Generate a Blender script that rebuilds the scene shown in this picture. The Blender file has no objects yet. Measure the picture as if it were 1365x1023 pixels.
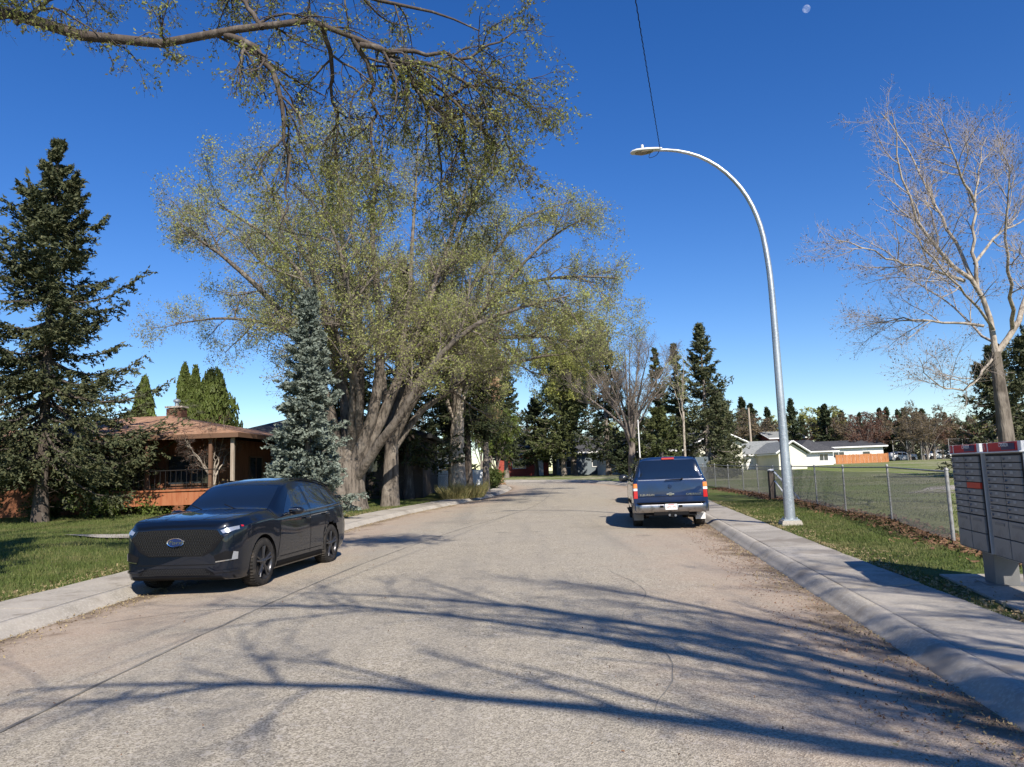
import bpy, bmesh, math, random
import numpy as np
from mathutils import Vector, Matrix
from mathutils.bvhtree import BVHTree
S=bpy.context.scene; COL=S.collection
PI=math.pi
# ------------------------------------------------------------------ camera
F=970.0; CX,CY=682.5,511.5
PITCH=math.atan(118/F); ROLL=.036; EYE=1.65
cam=bpy.data.objects.new('camera',bpy.data.cameras.new('camera')); COL.objects.link(cam); S.camera=cam
cam.location=(0,0,EYE)
cam.rotation_mode='XYZ'
cam.matrix_world=Matrix.Translation((0,0,EYE))@Matrix.Rotation(PI/2+PITCH,4,'X')@Matrix.Rotation(-ROLL,4,'Z')
cam.data.sensor_width=36; cam.data.lens=F/1365*36; cam.data.clip_end=6000; cam.data.clip_start=.05
# ------------------------------------------------------------------ light
SUN_AZ=math.radians(20); SUN_EL=math.radians(40)          # sunlight travels towards (-sin, cos): sun behind right
to_sun=Vector((math.sin(SUN_AZ)*math.cos(SUN_EL),-math.cos(SUN_AZ)*math.cos(SUN_EL),math.sin(SUN_EL)))
W=bpy.data.worlds.new('World'); S.world=W; W.use_nodes=True
nt=W.node_tree; bg=nt.nodes['Background']; sky=nt.nodes.new('ShaderNodeTexSky'); sky.sky_type='NISHITA'
sky.sun_disc=False; sky.sun_elevation=SUN_EL; sky.sun_rotation=math.atan2(to_sun.x,to_sun.y)
sky.air_density=1.15; sky.dust_density=0; sky.ozone_density=4.0; sky.altitude=1000
hs=nt.nodes.new('ShaderNodeHueSaturation'); hs.inputs['Saturation'].default_value=1.30; hs.inputs['Hue'].default_value=.514; nt.links.new(sky.outputs[0],hs.inputs['Color']); nt.links.new(hs.outputs[0],bg.inputs[0]); bg.inputs[1].default_value=.1
sun=bpy.data.objects.new('sun',bpy.data.lights.new('sun','SUN')); COL.objects.link(sun)
sun.data.energy=5.0; sun.data.angle=math.radians(.53); sun.data.color=(1,.92,.81)
sun.rotation_euler=to_sun.to_track_quat('Z','Y').to_euler()
S.view_settings.view_transform='Standard'; S.view_settings.look='None'; S.view_settings.exposure=.56; S.view_settings.gamma=1
S.view_settings.use_curve_mapping=False
S.cycles.max_bounces=6; S.cycles.diffuse_bounces=3; S.cycles.transparent_max_bounces=24; S.cycles.use_denoising=True
S.cycles.caustics_reflective=False; S.cycles.caustics_refractive=False

# ------------------------------------------------------------------ helpers
def rot_axis(a): return Matrix.Rotation(a,3,'Z')
def at(x,y,D):                      # a pixel of the photograph and a distance -> a point of the street
    u=(x-CX)/F; v=-(y-CY)/F; c,s=math.cos(ROLL),math.sin(ROLL)
    a=c*u+s*v; b=-s*u+c*v
    d=(a,math.cos(PITCH)-b*math.sin(PITCH),math.sin(PITCH)+b*math.cos(PITCH))
    return Vector((d[0]/d[1]*D,D,EYE+d[2]/d[1]*D))
def gz(y):                          # the street climbs gently away from the camera
    y=np.minimum(np.asarray(y,float),105.)
    return .013*8*np.log1p(np.exp(np.clip((y-20)/8,-40,40)))
def H(x,y,off=.12): return float(gz(y))+off
def mat(name,col,rough=.8,spec=.3,metal=0,coat=0,bump=None,var=None,coord='Object',emit=None,translucent=0):
    """var=[(scale,detail,colour,lo,hi),...] noise layers mixed over the base colour; bump=(scale,strength,distance)"""
    m=bpy.data.materials.new(name); m.use_nodes=True; n=m.node_tree.nodes; l=m.node_tree.links; b=n['Principled BSDF']
    b.inputs['Roughness'].default_value=rough; b.inputs['Specular IOR Level'].default_value=spec
    b.inputs['Metallic'].default_value=metal; b.inputs['Coat Weight'].default_value=coat; b.inputs['Coat Roughness'].default_value=.03
    tc=n.new('ShaderNodeNewGeometry' if coord=='World' else 'ShaderNodeTexCoord')
    src=tc.outputs['Position'] if coord=='World' else tc.outputs['Object']
    cur=n.new('ShaderNodeRGB'); cur.outputs[0].default_value=(*col,1); out=cur.outputs[0]
    for (sc,det,c2,lo,hi) in (var or []):
        if isinstance(sc,tuple):
            mp=n.new('ShaderNodeMapping'); mp.inputs['Scale'].default_value=sc; l.new(src,mp.inputs[0]); s2=mp.outputs[0]; k=1
        else: s2=src; k=sc
        t=n.new('ShaderNodeTexNoise'); t.inputs['Scale'].default_value=k; t.inputs['Detail'].default_value=det; t.inputs['Roughness'].default_value=.6; l.new(s2,t.inputs[0])
        r=n.new('ShaderNodeMapRange'); r.inputs[1].default_value=lo; r.inputs[2].default_value=hi; l.new(t.outputs[0],r.inputs[0])
        mx=n.new('ShaderNodeMix'); mx.data_type='RGBA'; l.new(r.outputs[0],mx.inputs[0]); l.new(out,mx.inputs[6]); mx.inputs[7].default_value=(*c2,1); out=mx.outputs[2]
    l.new(out,b.inputs['Base Color'])
    if bump:
        if isinstance(bump[0],tuple):
            mp=n.new('ShaderNodeMapping'); mp.inputs['Scale'].default_value=bump[0]; l.new(src,mp.inputs[0]); s2=mp.outputs[0]; k=1
        else: s2=src; k=bump[0]
        t=n.new('ShaderNodeTexNoise'); t.inputs['Scale'].default_value=k; t.inputs['Detail'].default_value=4; l.new(s2,t.inputs[0])
        bp=n.new('ShaderNodeBump'); bp.inputs['Strength'].default_value=bump[1]; bp.inputs['Distance'].default_value=bump[2]
        l.new(t.outputs[0],bp.inputs['Height']); l.new(bp.outputs[0],b.inputs['Normal'])
    if emit: b.inputs['Emission Color'].default_value=(*emit[:3],1); b.inputs['Emission Strength'].default_value=emit[3]
    if translucent:
        tr=n.new('ShaderNodeBsdfTranslucent'); l.new(out,tr.inputs[0]); ms=n.new('ShaderNodeMixShader'); ms.inputs[0].default_value=translucent
        l.new(b.outputs[0],ms.inputs[1]); l.new(tr.outputs[0],ms.inputs[2]); l.new(ms.outputs[0],n['Material Output'].inputs[0])
    return m
def tag(o,label=None,cat=None,group=None,kind=None):
    if label: o['label']=label
    if cat: o['category']=cat
    if group: o['group']=group
    if kind: o['kind']=kind
    return o
def empty(name,loc=(0,0,0),rz=0,parent=None,label=None,cat=None,group=None,kind=None):
    o=bpy.data.objects.new(name,None); COL.objects.link(o); o.location=loc; o.rotation_euler=(0,0,rz); o.empty_display_size=.2
    if parent: o.parent=parent
    return tag(o,label,cat,group,kind)
def copy_tree(o,parent=None):
    c=o.copy(); COL.objects.link(c)
    if parent: c.parent=parent; c.matrix_parent_inverse=o.matrix_parent_inverse.copy()
    for ch in list(o.children): copy_tree(ch,c)
    return c
class MB:
    def __init__(s): s.v=[]; s.f=[]; s.n=0; s.mi=[]; s.uv=None
    def add(s,V,Fc,m=0):
        V=np.asarray(V,float).reshape(-1,3)
        Fc=np.asarray(Fc) if not isinstance(Fc,list) else Fc
        if isinstance(Fc,list):
            for f in Fc: s.f.append(np.asarray(f)[None,:]+s.n); s.mi.append(np.full(1,m))
        else: s.f.append(Fc+s.n); s.mi.append(np.full(len(Fc),m))
        s.v.append(V); s.n+=len(V); return s
    def box(s,c,d,rz=0,m=0,taper=1,R=None):
        x,y,z=np.array(d)/2.
        V=np.array([[-x,-y,-z],[x,-y,-z],[x,y,-z],[-x,y,-z],[-x*taper,-y*taper,z],[x*taper,-y*taper,z],[x*taper,y*taper,z],[-x*taper,y*taper,z]])
        if R is None: R=np.array([[math.cos(rz),-math.sin(rz),0],[math.sin(rz),math.cos(rz),0],[0,0,1]])
        V=V@np.array(R).T+np.array(c)
        return s.add(V,np.array([[0,3,2,1],[4,5,6,7],[0,1,5,4],[1,2,6,5],[2,3,7,6],[3,0,4,7]]),m)
    def tube(s,P,R,sides=8,cap=True,m=0):
        P=np.asarray(P,float); R=np.broadcast_to(np.asarray(R,float),(len(P),)).copy()
        V,Q=tubes(P[None],R[None],sides); s.add(V,Q,m)
        if cap:
            K=len(P); s.add(V[:sides],[list(range(sides))[::-1]],m); s.add(V[(K-1)*sides:],[list(range(sides))],m)
        return s
    def lathe(s,prof,c=(0,0,0),axis='z',n=24,m=0):      # prof: list of (r,h)
        prof=np.array(prof,float); a=np.arange(n)/n*2*PI
        V=np.stack([prof[:,0,None]*np.cos(a),prof[:,0,None]*np.sin(a),np.repeat(prof[:,1,None],n,1)],-1)
        if axis=='y': V=V[...,[0,2,1]]
        if axis=='x': V=V[...,[2,0,1]]
        V=V.reshape(-1,3)+np.array(c); Q=[]
        for i in range(len(prof)-1):
            j=np.arange(n); k=(j+1)%n; Q.append(np.stack([i*n+j,i*n+k,(i+1)*n+k,(i+1)*n+j],-1))
        return s.add(V,np.concatenate(Q),m)
    def build(s,name,mats,parent=None,smooth=False,label=None,kind=None,cat=None,group=None,bevel=0):
        me=mesh_np(name,np.concatenate(s.v),s.f,mats,smooth,np.concatenate(s.mi))
        o=bpy.data.objects.new(name,me); COL.objects.link(o)
        if parent: o.parent=parent
        if bevel:
            b=o.modifiers.new('bevel','BEVEL'); b.width=bevel; b.segments=2; b.limit_method='ANGLE'; b.angle_limit=.6
            for p in me.polygons: p.use_smooth=False
        return tag(o,label,cat,group,kind)
def mesh_np(name,V,faces,mats,smooth=False,mi=None):
    me=bpy.data.meshes.new(name); me.vertices.add(len(V)); me.vertices.foreach_set('co',V.astype(np.float32).ravel())
    cnt=np.concatenate([np.full(len(f),f.shape[1]) for f in faces]); idx=np.concatenate([f.ravel() for f in faces]).astype(np.int32)
    me.loops.add(len(idx)); me.loops.foreach_set('vertex_index',idx)
    me.polygons.add(len(cnt)); st=np.concatenate([[0],np.cumsum(cnt)[:-1]]).astype(np.int32)
    me.polygons.foreach_set('loop_start',st)
    if mi is not None: me.polygons.foreach_set('material_index',mi.astype(np.int32))
    me.polygons.foreach_set('use_smooth',np.full(len(cnt),bool(smooth)))
    for m in (mats if isinstance(mats,(list,tuple)) else [mats]): me.materials.append(m)
    me.update(calc_edges=True); me.validate(clean_customdata=False); return me
def tubes(P,R,sides):
    """P (N,K,3), R (N,K): N tubes as one array of vertices and quads"""
    N,K,_=P.shape
    T=np.gradient(P,axis=1); T/=np.linalg.norm(T,axis=-1,keepdims=True)+1e-9
    D=P[:,-1]-P[:,0]; D/=np.linalg.norm(D,axis=-1,keepdims=True)+1e-9
    up=np.where(np.abs(D[:,2:3])>.8,np.array([[1.,0,0]]),np.array([[0,0,1.]]))
    U=np.cross(T,up[:,None,:]); U/=np.linalg.norm(U,axis=-1,keepdims=True)+1e-9
    Vv=np.cross(T,U); a=np.arange(sides)/sides*2*PI
    X=P[:,:,None,:]+R[:,:,None,None]*(U[:,:,None,:]*np.cos(a)[None,None,:,None]+Vv[:,:,None,:]*np.sin(a)[None,None,:,None])
    idx=np.arange(N*K*sides).reshape(N,K,sides); nx=np.roll(idx,-1,axis=2)
    Q=np.stack([idx[:,:-1],idx[:,1:],nx[:,1:],nx[:,:-1]],-1).reshape(-1,4)
    return X.reshape(-1,3),Q
def unit(v): return v/(np.linalg.norm(v,axis=-1,keepdims=True)+1e-9)

# ------------------------------------------------------------------ materials
M={}
M['grass']=mat('grass',(.085,.115,.03),.9,.1,coord='World',var=[(.35,4,(.16,.145,.06),.45,.62),(3,4,(.06,.085,.02),.4,.65),(14,3,(.19,.18,.09),.56,.72)],bump=(25,.9,.05))
M['field']=mat('field',(.17,.19,.065),.95,.1,coord='World',var=[((.05,.22,.1),5,(.33,.30,.21),.46,.58),(2.5,4,(.12,.14,.05),.45,.66),(.09,3,(.14,.18,.05),.5,.62)],bump=(9,.8,.06))
M['blade']=mat('blade',(.11,.145,.035),.7,.25,coord='World',var=[(.6,3,(.20,.19,.075),.46,.6),(5,3,(.075,.11,.025),.4,.6),(60,2,(.28,.24,.12),.58,.7)],translucent=.25)
M['concrete']=mat('concrete',(.38,.345,.295),.92,.2,coord='World',var=[(1.1,5,(.30,.275,.235),.42,.65),(30,5,(.45,.42,.36),.48,.7),(4,5,(.23,.205,.17),.58,.74),(.5,6,(.27,.24,.20),.55,.62)],bump=(120,.35,.004))
M['concrete_slab']=M['concrete'].copy(); _m=M['concrete_slab']; _n=_m.node_tree.nodes; _l=_m.node_tree.links; _b=_n['Principled BSDF']; _i=_n.new('ShaderNodeObjectInfo'); _r=_n.new('ShaderNodeMapRange'); _r.inputs[3].default_value=.80; _r.inputs[4].default_value=1.08; _l.new(_i.outputs['Random'],_r.inputs[0]); _x=_n.new('ShaderNodeVectorMath'); _x.operation='SCALE'; _s=_b.inputs['Base Color'].links[0].from_socket; _l.new(_s,_x.inputs[0]); _l.new(_r.outputs[0],_x.inputs['Scale']); _l.new(_x.outputs[0],_b.inputs['Base Color'])
M['leaf_dead']=mat('leaf_dead',(.16,.085,.05),.9,.1,coord='World',var=[(30,2,(.26,.16,.09),.45,.6),(50,2,(.09,.05,.035),.5,.6)])
M['straw']=mat('straw',(.33,.27,.15),.9,.1,coord='World',var=[(20,2,(.22,.16,.09),.45,.6)])
M['bark_elm']=mat('bark_elm',(.17,.145,.12),.95,.1,coord='World',var=[((9,9,1.6),5,(.07,.06,.05),.45,.62),(1.5,3,(.24,.21,.175),.5,.7)],bump=((14,14,2.2),1,.05))
M['bark_pale']=mat('bark_pale',(.40,.35,.29),.9,.1,coord='World',var=[((10,10,5),4,(.20,.17,.14),.46,.62)],bump=((12,12,3),.8,.03))
M['bark_dark']=mat('bark_dark',(.085,.07,.06),.95,.1,coord='World',var=[((9,9,2),4,(.16,.14,.12),.52,.68)],bump=((14,14,3),1,.04))
M['bark_twig']=mat('bark_twig',(.37,.32,.28),.9,.1)
M['bark_grey']=mat('bark_grey',(.22,.19,.165),.95,.1,coord='World',var=[((9,9,2),4,(.13,.11,.09),.5,.66)],bump=((14,14,3),1,.04))
def leafmat(name,a,b,c,tr=.35): return mat(name,a,.65,.25,coord='World',var=[(1.3,3,b,.44,.6),(23,2,c,.52,.66)],translucent=tr)
M['leaf_elm']=leafmat('leaf_elm',(.32,.355,.11),(.26,.255,.13),(.46,.48,.13))
M['leaf_over']=leafmat('leaf_over',(.21,.235,.065),(.14,.13,.06),(.42,.43,.11))
M['leaf_yellow']=leafmat('leaf_yellow',(.31,.34,.08),(.24,.23,.09),(.42,.41,.12))
M['leaf_green']=leafmat('leaf_green',(.11,.16,.03),(.09,.11,.03),(.19,.22,.06))
M['leaf_cedar']=leafmat('leaf_cedar',(.085,.12,.025),(.06,.085,.02),(.15,.16,.05),.15)
M['leaf_tan']=leafmat('leaf_tan',(.50,.34,.20),(.36,.23,.13),(.6,.45,.3))
M['leaf_red']=leafmat('leaf_red',(.16,.075,.05),(.12,.06,.045),(.22,.13,.07))
M['leaf_brown']=leafmat('leaf_brown',(.19,.14,.08),(.13,.10,.06),(.24,.20,.10))
M['needle']=mat('needle',(.075,.088,.042),.7,.25,coord='World',var=[(.8,3,(.05,.062,.03),.42,.6),(14,2,(.15,.14,.065),.52,.68)],translucent=.1)
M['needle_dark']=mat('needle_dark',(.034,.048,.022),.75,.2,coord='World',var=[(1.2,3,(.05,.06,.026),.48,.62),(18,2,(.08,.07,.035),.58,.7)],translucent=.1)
M['needle_blue']=mat('needle_blue',(.19,.225,.185),.75,.2,coord='World',var=[(1.5,3,(.12,.15,.125),.45,.6),(20,2,(.29,.31,.25),.55,.7)],translucent=.08)
M['needle_olive']=mat('needle_olive',(.085,.10,.035),.75,.2,coord='World',var=[(1.0,3,(.05,.065,.025),.45,.6),(18,2,(.14,.14,.055),.55,.7)],translucent=.1)
M['galv']=mat('galv',(.50,.54,.56),.42,.5,.75,coord='World',var=[((3,3,.8),4,(.38,.42,.44),.45,.6),(25,3,(.6,.63,.64),.5,.65)])
M['galv_post']=mat('galv_post',(.36,.36,.35),.6,.4,.5,coord='World',var=[(12,3,(.26,.25,.24),.45,.62)])
M['wire']=mat('wire',(.15,.15,.145),.6,.4,.5)
M['lamp_white']=mat('lamp_white',(.62,.62,.58),.5,.4)
M['lamp_glass']=mat('lamp_glass',(.25,.2,.13),.2,.6)
M['black']=mat('black',(.008,.008,.009),.7,.12)
M['rubber']=mat('rubber',(.028,.026,.024),.85,.2,var=[(6,3,(.07,.06,.05),.5,.7)])
M['paint_navy']=mat('paint_navy',(.002,.0045,.011),.4,.15,0,1.0)
M['paint_blue']=mat('paint_blue',(.003,.021,.078),.4,.3,.1,1.0,var=[(3,3,(.004,.018,.06),.45,.65)])
M['paint_dark']=mat('paint_dark',(.02,.022,.025),.3,.5,.2,1.0)
M['glass_dark']=mat('glass_dark',(.006,.009,.013),.04,.8,0,1.0)
M['chrome']=mat('chrome',(.75,.76,.77),.14,.5,1)
M['chrome_dull']=mat('chrome_dull',(.38,.38,.39),.32,.5,1,var=[(9,3,(.22,.22,.22),.5,.7)])
M['rim_dark']=mat('rim_dark',(.05,.05,.055),.3,.5,.5,.3)
M['grille_gloss']=mat('grille_gloss',(.03,.03,.033),.22,.6,.3,.6)
M['lens_clear']=mat('lens_clear',(.42,.44,.47),.12,.8,.5,1)
M['lens_red']=mat('lens_red',(.45,.012,.016),.15,.6,0,1)
M['lens_amber']=mat('lens_amber',(.75,.22,.03),.15,.6,0,1)
M['badge_blue']=mat('badge_blue',(.008,.02,.09),.2,.5,0,1)
M['white_plate']=mat('white_plate',(.75,.75,.73),.5,.4)
M['gap_shade']=mat('gap_shade',(.03,.03,.03),.7,.2)
M['cabinet']=mat('cabinet',(.45,.45,.44),.45,.4,var=[(5,4,(.38,.38,.37),.5,.7)])
M['plate_grey']=mat('plate_grey',(.38,.38,.37),.5,.4)
M['plate_red']=mat('plate_red',(.45,.05,.05),.5,.4)
M['grey_box']=mat('grey_box',(.19,.19,.185),.5,.4,var=[(5,4,(.16,.16,.155),.5,.7)])
M['box_door_shaded']=mat('box_door_shaded',(.245,.245,.235),.45,.4,var=[(4,4,(.155,.155,.15),.5,.7)])  # cabinet grey darkened: the front's shade is in the colour
M['box_cap']=mat('box_cap',(.80,.80,.78),.5,.4)
M['red_band']=mat('red_band',(.55,.02,.03),.45,.4)
M['navy_band']=mat('navy_band',(.03,.03,.10),.45,.4)
M['red_sticker']=mat('red_sticker',(.62,.06,.03),.5,.4)
M['orange_wood']=mat('orange_wood',(.36,.145,.07),.85,.2,coord='World',var=[((6,6,1),4,(.30,.10,.045),.45,.65)],bump=((30,30,3),.5,.01))
M['shaded_wall']=mat('shaded_wall',(.20,.085,.045),.85,.2,coord='World',var=[((6,6,1),4,(.14,.06,.035),.45,.65)],bump=((30,30,3),.5,.01))  # orange siding darkened, porch shade put into the colour
M['orange_fence']=mat('orange_fence',(.46,.20,.085),.85,.2,coord='World',var=[((6,6,1),4,(.33,.13,.055),.45,.65)])
M['shingle_brown']=mat('shingle_brown',(.34,.20,.13),.9,.1,coord='World',var=[((5,5,12),3,(.24,.14,.09),.45,.6),(2,3,(.42,.27,.18),.5,.7)])
M['shingle_dark']=mat('shingle_dark',(.055,.056,.06),.9,.1,coord='World',var=[((5,5,12),3,(.085,.085,.09),.45,.6)])
M['shingle_grey']=mat('shingle_grey',(.26,.27,.26),.9,.1,coord='World',var=[((4,4,9),3,(.19,.20,.19),.45,.6)])
M['shingle_tan']=mat('shingle_tan',(.23,.18,.145),.9,.1,coord='World',var=[((4,4,9),3,(.17,.13,.1),.45,.6)])
M['brick_brown']=mat('brick_brown',(.16,.085,.06),.9,.1,coord='World',var=[((14,14,30),2,(.10,.055,.04),.45,.55)])
M['white_wall']=mat('white_wall',(.74,.74,.71),.8,.2,coord='World',var=[(.8,3,(.66,.66,.63),.5,.7)])
M['cream_wall']=mat('cream_wall',(.70,.68,.57),.8,.2,coord='World',var=[(.8,3,(.62,.60,.49),.5,.7)])
M['grey_wall']=mat('grey_wall',(.16,.19,.21),.8,.2,coord='World')
M['dark_wall']=mat('dark_wall',(.075,.06,.05),.8,.2,coord='World')
M['red_wall']=mat('red_wall',(.34,.07,.05),.8,.2,coord='World')
M['trim_white']=mat('trim_white',(.78,.78,.76),.6,.3)
M['trim_brown']=mat('trim_brown',(.14,.08,.05),.7,.3)
M['white_fence']=mat('white_fence',(.72,.76,.80),.7,.3,coord='World')
M['window_glass']=mat('window_glass',(.03,.04,.05),.06,.8)
M['wood_pole']=mat('wood_pole',(.42,.36,.29),.9,.1,coord='World',var=[((9,9,1),4,(.28,.23,.18),.45,.65)])
M['iron']=mat('iron',(.02,.02,.02),.5,.4,.3)
M['tar']=mat('tar',(.15,.14,.125),.85,.2,coord='World',var=[(3,4,(.23,.215,.185),.42,.58)])
M['gravel']=mat('gravel',(.40,.36,.33),.95,.1,coord='World',var=[(1,5,(.19,.17,.12),.45,.6),(30,3,(.38,.35,.32),.5,.65)],bump=(40,.6,.02))
M['grass_dry']=mat('grass_dry',(.40,.34,.16),.8,.2,coord='World',var=[(12,2,(.2,.22,.08),.45,.6)],translucent=.3)

def asphalt():
    m=bpy.data.materials.new('asphalt'); m.use_nodes=True; n=m.node_tree.nodes; l=m.node_tree.links; b=n['Principled BSDF']
    b.inputs['Roughness'].default_value=.9; b.inputs['Specular IOR Level'].default_value=.25
    g=n.new('ShaderNodeNewGeometry'); P=g.outputs['Position']
    def noise(sc,det,rough=.6,stretch=None):
        t=n.new('ShaderNodeTexNoise'); t.inputs['Scale'].default_value=sc; t.inputs['Detail'].default_value=det; t.inputs['Roughness'].default_value=rough
        if stretch:
            mp=n.new('ShaderNodeMapping'); mp.inputs['Scale'].default_value=stretch; mp.inputs['Rotation'].default_value=(0,0,.1); l.new(P,mp.inputs[0]); l.new(mp.outputs[0],t.inputs[0])
        else: l.new(P,t.inputs[0])
        return t.outputs[0]
    def rng(x,lo,hi,a=0,c=1):
        r=n.new('ShaderNodeMapRange'); r.inputs[1].default_value=lo; r.inputs[2].default_value=hi; r.inputs[3].default_value=a; r.inputs[4].default_value=c; l.new(x,r.inputs[0]); return r.outputs[0]
    def mix(f,a,c2,mode='MIX'):
        x=n.new('ShaderNodeMix'); x.data_type='RGBA'; x.blend_type=mode
        if isinstance(f,float): x.inputs[0].default_value=f
        else: l.new(f,x.inputs[0])
        for i,c in ((6,a),(7,c2)):
            if isinstance(c,tuple): x.inputs[i].default_value=(*c,1)
            else: l.new(c,x.inputs[i])
        return x.outputs[2]
    v=n.new('ShaderNodeTexVoronoi'); v.inputs['Scale'].default_value=95; l.new(P,v.inputs[0])
    sep=n.new('ShaderNodeSeparateColor'); l.new(v.outputs['Color'],sep.inputs[0])
    chip=mix(rng(sep.outputs[0],0,1),(.15,.13,.098),(.52,.465,.365))
    v2=n.new('ShaderNodeTexVoronoi'); v2.inputs['Scale'].default_value=34; l.new(P,v2.inputs[0])
    sp=n.new('ShaderNodeSeparateColor'); l.new(v2.outputs['Color'],sp.inputs[0])
    c=mix(rng(sp.outputs[1],.86,.95,0,.55),chip,(.52,.47,.40))
    c=mix(rng(noise(.35,5),.42,.66,0,.4),c,(.33,.30,.25))
    c=mix(rng(noise(1,4,.6,(1.1,.07,1)),.5,.68,0,.35),c,(.19,.18,.16))
    c=mix(rng(noise(2.2,6,.7),.5,.75,0,.3),c,(.15,.14,.125))
    # reddish grit towards both kerbs (uv.x is the place across the road)
    uv=n.new('ShaderNodeUVMap'); sx=n.new('ShaderNodeSeparateXYZ'); l.new(uv.outputs[0],sx.inputs[0])
    ab=n.new('ShaderNodeMath'); ab.operation='ABSOLUTE'; l.new(sx.outputs[0],ab.inputs[0])
    ad=n.new('ShaderNodeMath'); ad.operation='ADD'; l.new(ab.outputs[0],ad.inputs[0]); l.new(rng(noise(.9,6,.7),.3,.7,-.16,.16),ad.inputs[1])
    c=mix(rng(ad.outputs[0],.45,.95,0,.6),c,(.40,.29,.21)); c=mix(rng(noise(.28,4,.55),.56,.66,0,.30),c,(.20,.175,.14)); c=mix(rng(noise(.8,3,.5),.66,.72,0,.4),c,(.12,.11,.095))
    c=mix(rng(ad.outputs[0],.90,1.02,0,.8),c,(.13,.095,.06))
    l.new(c,b.inputs['Base Color'])
    bp=n.new('ShaderNodeBump'); bp.inputs['Strength'].default_value=.75; bp.inputs['Distance'].default_value=.006; l.new(v.outputs['Distance'],bp.inputs['Height']); l.new(bp.outputs[0],b.inputs['Normal'])
    return m
M['asphalt']=asphalt()

# ------------------------------------------------------------------ the street
RE=[(-60,-5.9),(0,2.45),(20,5.25),(30,6.6),(38,7.6),(45,8.1),(52,8.0),(57,7.5)]     # (y,x) right gutter
LE=[(-60,-9.5),(0,-6.15),(10,-5.95),(20,-5.6),(25,-5.25),(30,-4.55),(38,-2.7),(46,-1.1),(54,-.4),(60,-.5)]
right=[(x,y) for y,x in RE]+[(6.0,64),(3.0,71),(-2.5,77),(-10,81),(-22,83.5),(-60,85)]
left=[(x,y) for y,x in LE]+[(-1.6,65),(-4.0,69),(-8,71.5),(-15,73.5),(-26,74.5),(-60,75.5)]
def resample(P,n):
    P=np.array(P,float)
    Q=[]
    for i in range(len(P)-1):
        p0=P[max(i-1,0)];p1=P[i];p2=P[i+1];p3=P[min(i+2,len(P)-1)]
        # non-uniform safe: scale tangents by the segment
        d=np.linalg.norm(p2-p1); t1=(p2-p0)/(np.linalg.norm(p2-p0)+1e-9)*d; t2=(p3-p1)/(np.linalg.norm(p3-p1)+1e-9)*d
        for t in np.linspace(0,1,24,endpoint=False):
            Q.append((2*t**3-3*t**2+1)*p1+(t**3-2*t**2+t)*t1+(-2*t**3+3*t**2)*p2+(t**3-t**2)*t2)
    Q.append(P[-1]); Q=np.array(Q); s=np.concatenate([[0],np.cumsum(np.linalg.norm(np.diff(Q,axis=0),axis=1))])
    if isinstance(n,float): n=int(s[-1]/n)+1
    u=np.linspace(0,s[-1],n); return np.stack([np.interp(u,s,Q[:,0]),np.interp(u,s,Q[:,1])],-1)
NR=260
Rp=resample(right,NR); Lp=resample(left,NR)
def normals(P,sgn):
    T=np.gradient(P,axis=0); T=unit(T); return np.stack([T[:,1],-T[:,0]],-1)*sgn
Rn=normals(Rp,1); Ln=normals(Lp,-1)
# road sheet
NA=15; us=np.linspace(-1,1,NA)
XY=Lp[:,None,:]*(1-us[None,:,None])/2+Rp[:,None,:]*(1+us[None,:,None])/2
Z=gz(XY[...,1])-.08*us[None,:]**2
V=np.concatenate([XY,Z[...,None]],-1).reshape(-1,3)
idx=np.arange(NR*NA).reshape(NR,NA); Q=np.stack([idx[:-1,:-1],idx[:-1,1:],idx[1:,1:],idx[1:,:-1]],-1).reshape(-1,4)
me=mesh_np('road',V,[Q],M['asphalt'],True)
uv=me.uv_layers.new(name='UVMap'); U=np.tile(us,NR); vi=np.zeros(len(me.loops),np.int32); me.loops.foreach_get('vertex_index',vi)
uv.data.foreach_set('uv',np.stack([U[vi],V[vi,1]/10],-1).astype(np.float32).ravel())
o=bpy.data.objects.new('road',me); COL.objects.link(o); tag(o,'pale chip-sealed residential street curving away to the left',kind='structure')
def strip(P,N,offs,name,m,label):            # a band along a kerb: offs = [(distance outward, height)]
    offs=np.array(offs); X=P[:,None,:]+N[:,None,:]*offs[None,:,0,None]
    z=gz(X[...,1])+offs[None,:,1]; V=np.concatenate([X,z[...,None]],-1).reshape(-1,3); K=len(offs)
    i=np.arange(len(P)*K).reshape(len(P),K); Q=np.stack([i[:-1,:-1],i[:-1,1:],i[1:,1:],i[1:,:-1]],-1).reshape(-1,4)
    return MB().add(V,Q).build(name,m,smooth=True,label=label,kind='structure')
kp=[(-.03,-.12),(-.01,-.072),(.03,-.055),(.08,-.01),(.13,.035),(.19,.06),(.26,.068),(.262,-.05)]
strip(Rp,Rn,kp,'kerb',M['concrete'],'rolled concrete kerb along the right sidewalk')
strip(Lp,Ln,kp,'kerb',M['concrete'],'rolled concrete kerb below the left lawns')
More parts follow.
